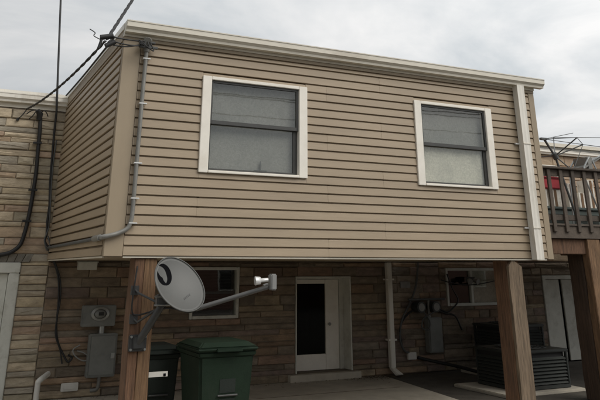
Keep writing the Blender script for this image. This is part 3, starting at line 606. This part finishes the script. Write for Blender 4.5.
sp_.tube(spline([cl+Vector((-0.09, 0, -0.13)), cl+Vector((-0.07, 0, -0.04)), cl+Vector((-0.07, 0, 0.01))], 4), 0.018, 6); sp_.build('splice', 'black_rubber', sd_)
MB().tube(spline([cl+Vector((-0.07, 0, -0.02)), cl+Vector((-0.16, 0, 0.02)), cl+Vector((-0.15, 0, 0.06)), cl+Vector((-0.22, 0, 0.10))], 5), 0.006, 5).build('loose_wire', 'black_rubber', sd_)
for i, zz in enumerate((2.56, 2.50, 2.53)):
    MB().tube(sag(cl+Vector((0.05, 0, 0.04-0.05*i)), (0.20, -0.20, zz), 0.01+0.012*i, 8), 0.009, 6).build('lead', 'black_rubber', sd_)
# second strand hugging the roof edge of the addition
place('roof_edge_cable', MB().tube(spline([cl+Vector((0.02, 0, -0.04)), (-0.10, 0.25, 2.70), (-0.09, 1.2, 2.71), (-0.085, 2.6, 2.72), (-0.08, D-0.20, 2.76)], 6), 0.014, 6), 'black_rubber', 'black cable running back along the left roof edge of the addition', 'cable')
f2 = ony(63.0, -60, 5.2); c2 = ony(57.2, 93, D-0.20)
vp = sag(f2, c2, 0, 6)+[Vector(ony(x, y, Y)) for x, y, Y in ((56.5, 112, D-.10), (54, 135, D-.07), (51.5, 165, D-.07), (50, 185, D-.07), (49.5, 205, D-.07), (47.2, 222, D-.08), (46.5, 236, D-.09))]
place('drop_cable', MB().tube(vp, 0.019, 6), 'black_rubber', 'straight black cable dropping from the sky past the left gutter', 'cable')
loop([ony(46.5, 236, D-.10), ony(45, 241, D-.12), ony(48, 247, D-.12), ony(50, 255, D-.10), ony(55, 265, D-.09), ony(58.5, 280, D-.09), ony(58.5, 300, D-.08), ony(56.5, 326, D-.08), ony(58, 342, D-.08), ony(64, 356, D-.09), ony(68, 362, D-.10), ony(72, 358, D-.1), ony(68, 355, D-.1)], 0.015, 'black_rubber', 'wall_cable', 'black cable snaking down the dark stone wall under the addition corner')
loop([ony(48, 236, D-.13), ony(50, 246, D-.13), ony(47, 250, D-.13), ony(44.5, 240, D-.13), ony(47, 233, D-.11), ony(49, 225, D-.08), ony(50.5, 205, D-.09), ony(52.5, 170, D-.08), ony(56.5, 140, D-.08)], 0.012, 'cable_grey', 'wall_cable', 'thin grey cable beside the addition in the inside corner')
loop([ony(51, 252, D-.12), ony(57, 268, D-.10), ony(60.5, 282, D-.10), ony(60, 302, D-.09), ony(57, 318, D-.09), ony(55.5, 335, D-.09), ony(60, 350, D-.09), ony(62, 364, D-.09)], 0.012, 'black_rubber', 'wall_cable', 'second thinner black cable beside the snaking one on the dark wall')
loop([ony(80, 345, D-.08), ony(73, 350, D-.09), ony(76, 357, D-.1), ony(84, 361, D-.1), ony(89, 358, D-.09), ony(84, 353, D-.09), ony(77, 351, D-.09)], 0.011, 'lnb', 'wall_cable', 'pale cable loop left of the breaker box')
bc = thing('riser_cable', ony(36, 180, D-.05), 'thick black riser cable clipped to the left stone wall', 'cable')
pts = [ony(x, y, D-.075) for x, y in ((40.5, 118), (39.5, 135), (38, 150), (36.2, 172), (33.5, 190), (31, 205), (28, 220), (24, 235), (20, 245), (13, 251), (5, 254), (-12, 256), (-40, 258))]
MB().tube(spline(pts, 4), 0.033, 8).build('cable', 'black_rubber', bc)
for x, y in ((38.6, 143), (34, 190), (28, 221)): p = ony(x, y, D-.075); MB().box(p.x-0.09, p.x+0.05, p.y-0.042, p.y+0.02, p.z-0.015, p.z+0.015).build('clip', 'black_rubber', bc)
hh = ony(40, 114, D-.10)
MB().tube([hh+Vector((0, 0.02, -0.10)), hh, hh+Vector((-0.05, -0.05, 0.05))], [0.045, 0.055, 0.04], 8).build('head', 'black_rubber', bc)
for dx, dz in ((0.10, 0.02), (-0.12, -0.05), (-0.16, 0.03)): MB().tube(spline([hh, hh+Vector((dx*0.5, -0.08, 0.05)), hh+Vector((dx, -0.06, dz)), hh+Vector((dx*1.4, 0.0, dz-0.05))], 5), 0.009, 6).build('lead', 'black_rubber', bc)
hk = ony(18, 119, D-.07); MB().tube([hk+Vector((0, 0.05, 0)), hk], 0.028, 8).tube(spline([hk, (hk+wend)/2+Vector((0, -0.03, -0.02)), wend], 5), 0.009, 6).build('anchor', 'black_rubber', bc)

# alley utility poles and wires behind the photographer
for i_, (px_, lab) in enumerate(((-24.0, 'left'), (27.0, 'right'))):
    up = thing('utility_pole', (px_, -13.0, G), 'tall timber utility pole at the %s end of the alley' % lab, 'utility pole', 'poles along the alley')
    MB().tube([(px_, -13, G), (px_, -13, 2.5), (px_, -13, 6.6)], [0.16, 0.14, 0.11], 10).build('pole', 'wood_dark', up)
    MB().box(px_-0.06, px_+0.06, -14.0, -12.0, 5.9, 6.02).build('crossarm', 'wood_dark', up)
for yy, zz, sg, lab in ((-12.1, 5.9, 0.9, 'near'), (-13.9, 5.9, 0.5, 'far'), (-13.2, 5.2, 0.6, 'low')):
    place('alley_wire', MB().tube(sag((-24.0, yy, zz), (27.0, yy, zz), sg, 40), 0.015, 5), 'black_rubber', 'black overhead wire along the alley, the %s one of three' % lab, 'wire', group='wires along the alley')
# leaves and grit blown against the wall foot
ll = MB()
for k in range(900):
    t = random.random(); x = random.choice((random.uniform(0.2, 7.9), random.gauss(6.75, 0.35), random.gauss(6.2, 0.3))); y = D-0.09-abs(random.gauss(0, 0.22))
    if 4.35 < x < 6.02 and y > D-0.17: y -= 0.12
    if not 0.1 < x < 7.9: continue
    a_ = random.uniform(0, 6.28); r_ = random.uniform(0.008, 0.03); z = G+0.004+random.uniform(0.002, 0.012)
    ll.add([(x+math.cos(a_+q)*r_*(1 if i2 % 2 else 0.5), y+math.sin(a_+q)*r_*(1 if i2 % 2 else 0.5), z+random.uniform(0, 0.008)) for i2, q in enumerate((0, 1.57, 3.14, 4.71))], [(0, 1, 2, 3)])
lo = ll.build('leaf_litter', 'litter', None, kind='stuff'); tag(lo, 'dry leaf litter along the foot of the stone wall', 'leaves')
# ------------------------------------------------------------------ satellite dish
dcen = ony(180, 284, -0.45); vdir = (dcen-CAM).normalized()
R0 = _R; U0 = R0.cross(vdir).normalized(); R0 = vdir.cross(U0)
nrm = (-vdir*0.74 + R0*0.46 + U0*0.49).normalized()
ax = (R0*0.675 - U0*0.74); ax = (ax-nrm*ax.dot(nrm)).normalized(); bx = nrm.cross(ax).normalized()
RA, RB = 0.335, 0.292
sdh = thing('satellite_dish', (0.48, -0.01, -0.9), 'grey satellite dish with dark emblem bolted to the left timber post', 'satellite dish')
def dpt(u, w, off=0): return dcen + ax*u + bx*w + nrm*(((u*u)+(w*w))*0.55-0.055+off)
m = MB(); NR, NA = 10, 40
for side, off in ((1, 0.0), (-1, -0.008)):
    vs = [dpt(0, 0, off)]+[dpt(RA*r/NR*math.cos(2*math.pi*k/NA), RB*r/NR*math.sin(2*math.pi*k/NA), off) for r in range(1, NR+1) for k in range(NA)]
    fs = [(0, 1+k, 1+(k+1) % NA) for k in range(NA)]+[(1+r*NA+k, 1+(r+1)*NA+k, 1+(r+1)*NA+(k+1) % NA, 1+r*NA+(k+1) % NA) for r in range(NR-1) for k in range(NA)]
    m.add(vs, fs if side > 0 else [f[::-1] for f in fs], True)
base = len(m.v)//2; o0 = 1+(NR-1)*NA
for k in range(NA): m.f.append([o0+k, o0+(k+1) % NA, base+o0+(k+1) % NA, base+o0+k]); m.sm.append(True)
refl = m.build('reflector', 'dish', sdh)
MB().tube([dpt(RA*math.cos(2*math.pi*k/48), RB*math.sin(2*math.pi*k/48)) for k in range(49)], 0.0075, 6, False).build('rim', 'dish', refl)
# emblem: a swirl of two dark crescents, lying on the reflector (built in image-upright axes)
upx = (U0-nrm*U0.dot(nrm)).normalized(); rtx = upx.cross(nrm).normalized()
def emb(cu, cw, pts, name):
    vs = []
    for px, pz_ in pts:
        P = dpt(cu, cw)+rtx*px+upx*pz_; q = P-dcen; vs.append(dpt(q.dot(ax), q.dot(bx), 0.003))
    c = sum(vs, Vector())/len(vs); n_ = len(vs)
    return vs
def crescent(cu, cw, R1, R2, dx, dz, a0, a1, rot):
    n_ = 14; o = []; i_ = []
    for k in range(n_+1):
        t = a0+(a1-a0)*k/n_; o.append((R1*math.cos(t+rot), R1*math.sin(t+rot))); i_.append((R2*math.cos(t+rot)+dx, R2*math.sin(t+rot)+dz))
    vo, vi = emb(cu, cw, o, ''), emb(cu, cw, i_, ''); mb = MB(); mb.add(vo+vi, [(k, k+1, n_+2+k, n_+1+k) for k in range(n_)]); return mb
def blade(cu, cw, R1, thick, a0, a1, off=(0, 0), sy=1.15):   # a pointed crescent
    n_ = 16; o = []; i_ = []
    for k in range(n_+1):
        t = rad(a0+(a1-a0)*k/n_); q_ = 1-thick*math.sin(math.pi*k/n_)**0.8
        o.append((off[0]+R1*math.cos(t), off[1]+R1*sy*math.sin(t))); i_.append((off[0]+R1*q_*math.cos(t), off[1]+R1*q_*sy*math.sin(t)))
    vo, vi = emb(cu, cw, o, ''), emb(cu, cw, i_, ''); return MB().add(vo+vi, [(k, k+1, n_+2+k, n_+1+k) for k in range(n_)])
mk = blade(-0.195, -0.06, 0.105, 0.66, -100, 130)
mk2 = blade(-0.195, -0.06, 0.088, 0.78, 150, 300, (-0.016, -0.02)); mk.add(mk2.v, mk2.f)
mk.build('emblem', 'dish_logo', refl)
for i in range(5):
    v = emb(0.17, -0.01, [(-0.05+i*0.02, -0.02+i*0.012), (-0.04+i*0.02, -0.02+i*0.012), (-0.04+i*0.02, 0.004+i*0.012), (-0.05+i*0.02, 0.004+i*0.012)], '')
    MB().add(v, [(0, 1, 2, 3)]).build('lettering', 'dish_arm', refl)
back = dpt(0.05, -0.02, -0.02)
MB().tube([back, back-nrm*0.10], [0.10, 0.05], 8).build('back_bracket', 'dish_arm', sdh)
foot = Vector((0.46, -0.035, -0.90)); bend = Vector((0.63, -0.28, -0.52)); hubp = back-nrm*0.10
MB().tube([foot, foot.lerp(bend, 0.5), bend, bend.lerp(hubp, 0.5)+Vector((-0.02, 0, 0)), hubp], [0.042, 0.042, 0.040, 0.045, 0.05], 10).build('mast', 'dish_arm', sdh)
for x, z in ((0.39, -0.36), (0.40, -0.66)):
    MB().tube([(x, -0.004, z), (x+0.03, -0.06, z-0.03), bend.lerp(hubp, 0.1)], 0.013, 6).build('strut', 'dish_arm', sdh)
    MB().box(x-0.05, x+0.04, -0.012, 0.02, z-0.05, z+0.05).build('strut_plate', 'dish_arm', sdh)
MB().box(0.36, 0.56, -0.03, 0.012, -0.99, -0.82).box(0.40, 0.52, -0.07, -0.03, -0.96, -0.84).build('mount_plate', 'dish_arm', sdh, bevel=0.008)
for x, z in ((0.38, -0.84), (0.54, -0.84), (0.38, -0.97), (0.54, -0.97)): MB().tube([(x, -0.03, z), (x, -0.048, z)], 0.014, 6).build('bolt', 'galv', sdh)
cq = ony(161, 301, -0.36)
MB().box(cq.x-0.055, cq.x+0.055, cq.y-0.05, cq.y+0.05, cq.z-0.06, cq.z+0.07).build('elbow_clamp', 'feed_arm', sdh, bevel=0.012)
for dz in (-0.04, 0.045): MB().tube([cq+Vector((-0.09, -0.055, dz)), cq+Vector((0.09, -0.055, dz))], 0.009, 6).build('clamp_bolt', 'galv', sdh)
MB().box(hubp.x-0.07, hubp.x+0.03, hubp.y-0.05, hubp.y+0.05, hubp.z-0.07, hubp.z+0.05).build('clamp', 'dish_arm', sdh, bevel=0.01)
arm0 = ony(196, 309, -0.50); arm1 = ony(268, 287, -0.80)
MB().tube([hubp, ony(186, 306, -0.40), arm0], 0.02, 6).build('arm_root', 'dish_arm', sdh)
MB().tube([arm0, arm1], [0.026, 0.024], 8).build('feed_arm', 'feed_arm', sdh)
ln = thing('x', (0, 0, 0), 'x', 'x'); bpy.data.objects.remove(ln)
pc = ony(272.5, 282, -0.82)
lb = MB().box(pc.x-0.035, pc.x+0.035, pc.y-0.05, pc.y+0.05, pc.z-0.085, pc.z+0.085).build('feed_head', 'lnb', sdh, bevel=0.012)
q1, q2 = ony(255, 281, -0.80), ony(268, 280, -0.82)
MB().tube([q1, q1.lerp(q2, 0.4), q1.lerp(q2, 0.42), q2], [0.048, 0.040, 0.022, 0.022], 10).build('feed_horn', 'bright_clip', lb)
q3 = ony(264, 287, -0.72); MB().tube([q3, q3+Vector((0.05, 0, 0.02))], [0.03, 0.025], 8).build('feed_horn', 'lnb', lb)
MB().tube(spline([(0.39, -0.012, -0.10), (0.37, -0.03, -0.30), (0.36, -0.03, -0.55), (0.42, -0.03, -0.62), (0.60, -0.22, -0.56), (0.72, -0.38, -0.54), (0.90, -0.44, -0.58), (1.0, -0.48, -0.55)], 6), 0.009, 6).build('coax_lead', 'black_rubber', sdh)

# ------------------------------------------------------------------ wheeled bins
def wheelie(x0, x1, y0, y1, zt, label, m, handle=True, lidlift=0.0):
    cxx, cyy = (x0+x1)/2, (y0+y1)/2; b = thing('wheeled_bin', (cxx, cyy, G), label, 'trash bin', 'wheeled bins under the addition')
    w, d = (x1-x0)/2-0.035, (y1-y0)/2-0.045; zb = G+0.03; zr = zt-0.11
    def ring(sx, sy, z, oy=0): return [(cxx-sx, cyy-sy+oy, z), (cxx+sx, cyy-sy+oy, z), (cxx+sx, cyy+sy+oy, z), (cxx-sx, cyy+sy+oy, z)]
    mb = MB(); rs = [ring(w*0.80, d*0.74, zb, -0.02), ring(w*0.95, d*0.94, zr-0.12), ring(w*0.97, d*0.97, zr-0.02)]
    mb.add([v for r in rs for v in r], [(k*4+i, k*4+(i+1) % 4, k*4+4+(i+1) % 4, k*4+4+i) for k in range(2) for i in range(4)]+[(3, 2, 1, 0), (8, 9, 10, 11)])
    body = mb.build('body', m, b, bevel=0.03, seg=3)
    MB().hexa(ring(w*1.0, d*1.0, zr-0.045), ring(w*1.03, d*1.03, zr+0.012)).build('rim', m, b, bevel=0.012)
    lid = MB(); lid.hexa(ring(w*1.07, d*1.08, zr+0.014), ring(w*1.09, d*1.10, zr+0.055)); lid.hexa(ring(w*1.05, d*1.06, zr+0.0555), ring(w*0.82, d*0.80, zt-0.005))
    li = lid.build('lid', m, b, bevel=0.016, seg=3)
    MB().box(cxx-0.16, cxx+0.16, cyy-d*1.10-0.035, cyy-d*1.06, zr+0.012, zr+0.05).build('lid_grip', m, li, bevel=0.008)
    # front panel: frame and stamped recess follow the sloping face
    fy = lambda z: cyy-(d*0.74+(d*0.94-d*0.74)*(z-zb)/(zr-0.12-zb))-0.02*(1-(z-zb)/(zr-0.12-zb))-0.004
    z1, z0 = zr-0.27, zr-0.42; pw = 0.10
    MB().hexa([(cxx+0.02-pw, fy(z0), z0), (cxx+0.02+pw, fy(z0), z0), (cxx+0.02+pw, fy(z0)+0.02, z0), (cxx+0.02-pw, fy(z0)+0.02, z0)], [(cxx+0.02-pw, fy(z1), z1), (cxx+0.02+pw, fy(z1), z1), (cxx+0.02+pw, fy(z1)+0.02, z1), (cxx+0.02-pw, fy(z1)+0.02, z1)]).build('stamped_panel', 'bin_dark', b, bevel=0.004)
    MB().tube([(cxx+0.02-pw-0.02, fy(z0)-0.012, z0-0.02), (cxx+0.02+pw+0.02, fy(z0)-0.012, z0-0.02)], 0.011, 8).build('catch_bar', 'dish_arm', b)
    MB().hexa([(cxx+0.02-pw, fy(z0-.35), z0-.35), (cxx+0.02+pw, fy(z0-.35), z0-.35), (cxx+0.02+pw, fy(z0-.35)+.02, z0-.35), (cxx+0.02-pw, fy(z0-.35)+.02, z0-.35)], [(cxx+0.02-pw, fy(z0-.05), z0-.05), (cxx+0.02+pw, fy(z0-.05), z0-.05), (cxx+0.02+pw, fy(z0-.05)+.02, z0-.05), (cxx+0.02-pw, fy(z0-.05)+.02, z0-.05)]).build('stamped_panel', 'bin_dark', b, bevel=0.004)
    MB().tube([(cxx-w, cyy+d*1.1+0.06, zr-0.01), (cxx+w, cyy+d*1.1+0.06, zr-0.01)], 0.018, 8).box(cxx-w, cxx-w+0.04, cyy+d, cyy+d*1.1+0.06, zr-0.03, zr+0.01).box(cxx+w-0.04, cxx+w, cyy+d, cyy+d*1.1+0.06, zr-0.03, zr+0.01).build('handle', m, b)
    for s in (-1, 1):
        xx = cxx+s*w*0.86; MB().tube([(xx-0.03*1, cyy+d*0.78, G+0.13), (xx+0.03, cyy+d*0.78, G+0.13)], 0.13, 18).build('wheel', 'black_rubber', b)
    return b
wheelie(1.13, 1.90, -0.16, 0.74, -0.93, 'green wheeled trash bin with closed lid behind the satellite dish', 'bin_green')
wheelie(0.66, 1.28, 0.80, 1.50, -1.02, 'dark bin half hidden between the left post and the green bin', 'bin_dark')
pl = ony(153, 372, 0.30); pr = ony(172, 378, 0.30)
tgb = MB().box(0.66, 0.92, 0.70, 0.80, -1.33, -1.245)
wt = thing('paper_tag', (0.73, 0.0, -1.33), 'small white label fixed to the right edge of the left post', 'label')
a0, a1 = ony(153.5, 372, 0.06), ony(171.5, 377, 0.06)
MB().box(0.632, a1.x-0.05, 0.05, 0.062, a1.z+0.01, a0.z).build('card', 'white_plastic', wt)
MB().box(a1.x-0.100, a1.x-0.072, 0.045, 0.049, a1.z+0.015, a0.z-0.02).build('mark', 'dish_logo', wt)

# ------------------------------------------------------------------ air conditioners
def condenser(x0, x1, y0, y1, z0, z1, label, louv=True):
    ac = thing('air_conditioner', ((x0+x1)/2, (y0+y1)/2, z0), label, 'air conditioner', 'outdoor condensers')
    p = 0.05
    B(x0, x1, y0, y1, z0+0.002, z0+0.06).build('base_pan', 'ac_dark', ac, bevel=0.01)
    for a, b in ((x0, y0), (x1-p, y0), (x0, y1-p), (x1-p, y1-p)): B(a, a+p, b, b+p, z0+0.06, z1-0.06).build('corner_post', 'ac_dark', ac, bevel=0.01)
    tp = MB(); tp.box(x0-0.015, x1+0.015, y0-0.015, y1+0.015, z1-0.06, z1-0.012); tp.build('top_cover', 'ac_dark', ac, bevel=0.014)
    B(x0+p, x1-p, y0+0.06, y1-0.06, z0+0.062, z1-0.062).build('coil', 'black_rubber', ac)
    n = int((z1-z0-0.14)/0.052)
    for face in ('front', 'left', 'right', 'rear'):
        mb = MB()
        for k in range(n):
            z = z0+0.075+k*0.052
            for (fx, o) in ((face, 0),):
                pr = [(0.0, z), (0.006, z-0.004), (0.045, z+0.030), (0.040, z+0.036)]
                if face == 'front': mb.extr([(y0+a, b) for a, b in pr], x0+p, x1-p, 'x')
                if face == 'rear': mb.extr([(y1-a, b) for a, b in pr], x0+p, x1-p, 'x')
                if face == 'left': mb.extr([(x0+a, b) for a, b in pr], y0+p, y1-p, 'y')
                if face == 'right': mb.extr([(x1-a, b) for a, b in pr], y0+p, y1-p, 'y')
        mb.build('louver_panel', 'ac_louver', ac)
    cx_, cy_ = (x0+x1)/2, (y0+y1)/2; r = min(x1-x0, y1-y0)*0.42; gr = MB()
    for q in (0.3, 0.5, 0.7, 0.85, 1.0): gr.tube([(cx_+math.cos(2*math.pi*k/28)*r*q, cy_+math.sin(2*math.pi*k/28)*r*q, z1) for k in range(29)], 0.006, 5, False)
    for k in range(12): t = 2*math.pi*k/12; gr.tube([(cx_+math.cos(t)*r*0.2, cy_+math.sin(t)*r*0.2, z1+0.004), (cx_+math.cos(t)*r, cy_+math.sin(t)*r, z1)], 0.006, 5)
    gr.tube([(cx_, cy_, z1-0.02), (cx_, cy_, z1+0.012)], r*0.2, 14); gr.build('fan_guard', 'ac_dark', ac)
    return ac
pad = place('concrete_pad', B(6.88, 8.60, 1.36, 2.75, G-0.01, G+0.045), 'concrete', 'low concrete pad under the near air conditioner', 'concrete pad', 0.012)
condenser(7.25, 8.42, 1.50, 2.55, G+0.047, -1.405, 'dark louvred air conditioner on a concrete pad behind the right post')
pad2 = place('concrete_pad', B(8.2, 9.75, 3.05, 4.25, G-0.01, G+0.055), 'concrete', 'concrete pad against the wall under the rear air conditioner', 'concrete pad', 0.012)
condenser(8.45, 9.5, 3.15, 4.05, G+0.057, -1.15, 'second dark air conditioner close to the wall behind the near one')

# ------------------------------------------------------------------ neighbour's raised deck
A = Matrix.Translation((6.93, 0.36, 0)) @ Matrix.Rotation(rad(-2), 4, 'Z')
dk = thing('raised_deck', (8.7, 0.6, G), 'raised grey timber deck with slatted railing at right edge', 'deck')
def DB(x0, x1, y0, y1, z0, z1): return MB().box(x0, x1, y0, y1, z0, z1, A)
ZD = 0.53
DB(0.06, 8.0, -0.03, 0.02, ZD-0.20, ZD-0.004).build('rim_board', 'deck_wood', dk, bevel=0.005)
DB(0.06, 0.11, 0.022, 4.0, ZD-0.20, ZD-0.004).build('rim_board', 'deck_wood', dk, bevel=0.005)
for k in range(28): DB(0.06, 8.0, -0.05+k*0.145, -0.05+k*0.145+0.138, ZD, ZD+0.03).build('deck_board', 'deck_wood', dk)
for k in range(17): DB(0.3+k*0.45, 0.34+k*0.45, 0.022, 4.0, ZD-0.19, ZD-0.006).build('joist', 'deck_wood', dk)
for k in range(30): DB(0.075+k*0.262, 0.15+k*0.262, -0.065, -0.031, ZD-0.10, ZD+0.90).build('baluster', 'deck_wood', dk, bevel=0.005)
for k in range(14): DB(0.02, 0.055, 0.20+k*0.262, 0.275+k*0.262, ZD-0.10, ZD+0.90).build('baluster', 'deck_wood', dk, bevel=0.005)
DB(0.03, 8.05, -0.10, 0.02, ZD+0.905, ZD+0.945).build('top_rail', 'deck_wood', dk, bevel=0.008)
DB(0.06, 8.0, -0.030, 0.008, ZD+0.79, ZD+0.90).build('sub_rail', 'deck_wood', dk, bevel=0.006)
DB(0.06, 8.0, -0.030, 0.008, ZD+0.08, ZD+0.17).build('sub_rail', 'deck_wood', dk, bevel=0.006)
DB(0.0, 0.1, 0.03, 3.85, ZD+0.905, ZD+0.945).build('top_rail', 'deck_wood', dk, bevel=0.008)
def dpost(x0, x1, y0, y1, m): rough_post(MB(), x0, x1, y0, y1, G, ZD-0.205).build('post', m, dk, bevel=0.008)
dpost(7.98, 8.26, 0.30, 0.45, 'wood_tan'); dpost(7.96, 8.23, 0.458, 0.76, 'wood_dark'); dpost(8.265, 8.44, 0.42, 0.62, 'wood_brown'); dpost(11.0, 11.28, 0.25, 0.53, 'wood_tan'); dpost(14.0, 14.28, 0.15, 0.43, 'wood_tan')  # dark rear timber puts the shade of the post's side face into its colour
DB(0.08, 7.9, 0.03, 0.14, ZD-0.44, ZD-0.206).build('beam', 'wood_brown', dk, bevel=0.008)
MB().box(8.02, 14.6, 0.84, 0.98, ZD-0.45, ZD-0.206).build('beam', 'wood_brown', dk, bevel=0.008)
# things on the deck
st = thing('storage_bench', (9.0, 1.3, ZD+0.03), 'dark green storage bench behind the deck railing', 'bench')
MB().box(8.0, 10.4, 1.40, 1.95, ZD+0.032, ZD+0.36).build('chest', 'green_bench', st, bevel=0.015)
MB().box(7.97, 10.43, 1.36, 1.98, ZD+0.362, ZD+0.41).build('lid', 'green_bench', st, bevel=0.012)
for k in range(3): MB().box(8.1+k*0.78, 8.75+k*0.78, 1.388, 1.398, ZD+0.10, ZD+0.28).build('front_panel', 'bin_dark', st)
place('cooler', MB().box(8.12, 8.80, 1.46, 1.86, ZD+0.74, ZD+0.925).box(8.10, 8.82, 1.44, 1.88, ZD+0.926, ZD+0.96), 'red', 'red plastic cooler stacked behind the deck railing', 'cooler', 0.02)
for x0_, x1_, z1_, lab in ((8.14, 8.42, 0.735, 'narrow pale carton under the left side of the red cooler'), (8.46, 8.78, 0.735, 'pale carton under the right side of the red cooler'), (8.95, 9.14, 0.86, 'pale mottled carton behind the middle balusters of the deck'), (9.22, 9.38, 0.70, 'short pale carton right of the mottled one on the deck bench'), (9.50, 9.66, 0.95, 'tall pale carton at the right end of the deck bench')):
    cbx = thing('carton', ((x0_+x1_)/2, 1.64, ZD+0.412), lab, 'carton', 'cartons on the deck bench')
    MB().box(x0_, x1_, 1.50, 1.78, ZD+0.412, ZD+z1_).build('box', 'pale_box', cbx, bevel=0.006)
    MB().box((x0_+x1_)/2-0.03, (x0_+x1_)/2+0.03, 1.494, 1.499, ZD+0.414, ZD+z1_-0.01).build('tape', 'wood_tan', cbx)
# rotary clothes line leaning on the deck
rc = thing('rotary_clothes_line', (8.53, 1.2, ZD+0.03), 'leaning folding rotary clothes line with spread arms on the deck', 'clothes line')
top = ony(544, 139, 1.2); hub = ony(555, 156, 1.2); low = hub+(hub-top)*3.4
low.z = ZD+0.035; low.x = hub.x+0.34; low.y = 1.15
MB().tube([top, hub, hub.lerp(low, 0.35), low], 0.022, 8).build('pole', 'cable_grey', rc)
MB().tube([hub+Vector((-0.03, 0, 0.05)), hub+Vector((0.03, 0, -0.05))], 0.055, 10).build('hub', 'cable_grey', rc)
MB().box(top.x-0.09, top.x+0.05, top.y-0.03, top.y+0.03, top.z-0.02, top.z+0.02).build('cap', 'cable_grey', rc)
tips = [ony(577, 137.5, 0.7), ony(583, 144.5, 1.0), ony(553.5, 137.5, 2.0), ony(573, 171, 0.9), ony(536, 157, 1.7)]
for t in tips: MB().tube([hub, t], 0.0115, 6).build('arm', 'cable_grey', rc)
for a, b in ((top, tips[0]), (top, tips[1]), (tips[0], tips[1]), (top, ony(573, 133, 1.8)), (tips[0], tips[2]), (tips[1], tips[3])): MB().tube([a, b], 0.0065, 5).build('line', 'cable_grey', rc)
tw = ony(640, 137.5, 0.4); MB().tube(sag(tips[0], ony(640, 138, 1.0), 0.0, 4), 0.007, 5).build('line', 'cable_grey', rc); MB().tube(sag(tips[1], ony(640, 152, 1.0), 0.0, 4), 0.007, 5).build('line', 'cable_grey', rc)
MB().tube([(low.x, low.y, ZD+0.032), (low.x, low.y, ZD+0.10)], [0.16, 0.05], 12).build('foot', 'cable_grey', rc)
# folded chairs stacked by the rail
fc = thing('folded_chair', (9.55, 0.75, ZD+0.03), 'pale folded metal chair leaning at the right end of the deck', 'chair')
pA, pB, pC = ony(584, 167, 0.9), ony(601, 155, 0.9), ony(589, 157, 0.9)
for dy in (0, 0.35):
    o_ = Vector((0, dy, 0))
    MB().tube([Vector((pA.x-0.1, 0.9, ZD+0.035))+o_, pA+o_, pC+o_], 0.018, 6).build('leg', 'galv', fc)
    MB().tube([Vector((pB.x+0.25, 0.9, ZD+0.035))+o_, pA.lerp(pB, 0.5)+o_, pB+o_], 0.018, 6).build('leg', 'galv', fc)
MB().hexa([pC+Vector((-0.05, 0, -0.25)), pC+Vector((0.06, 0, -0.25)), pC+Vector((0.06, 0.35, -0.25)), pC+Vector((-0.05, 0.35, -0.25))], [pC+Vector((-0.06, 0, 0)), pC+Vector((0.08, 0, 0)), pC+Vector((0.08, 0.35, 0)), pC+Vector((-0.06, 0.35, 0))]).build('backrest', 'steel_grey', fc, bevel=0.01)
MB().hexa([pA+Vector((0, 0, -0.04)), pB+Vector((0, 0, -0.06)), pB+Vector((0, 0.35, -0.06)), pA+Vector((0, 0.35, -0.04))], [pA, pB+Vector((0, 0, -0.02)), pB+Vector((0, 0.35, -0.02)), pA+Vector((0, 0.35, 0))]).build('seat', 'steel_grey', fc, bevel=0.008)
print('stones', nl, nm, nr, nu)
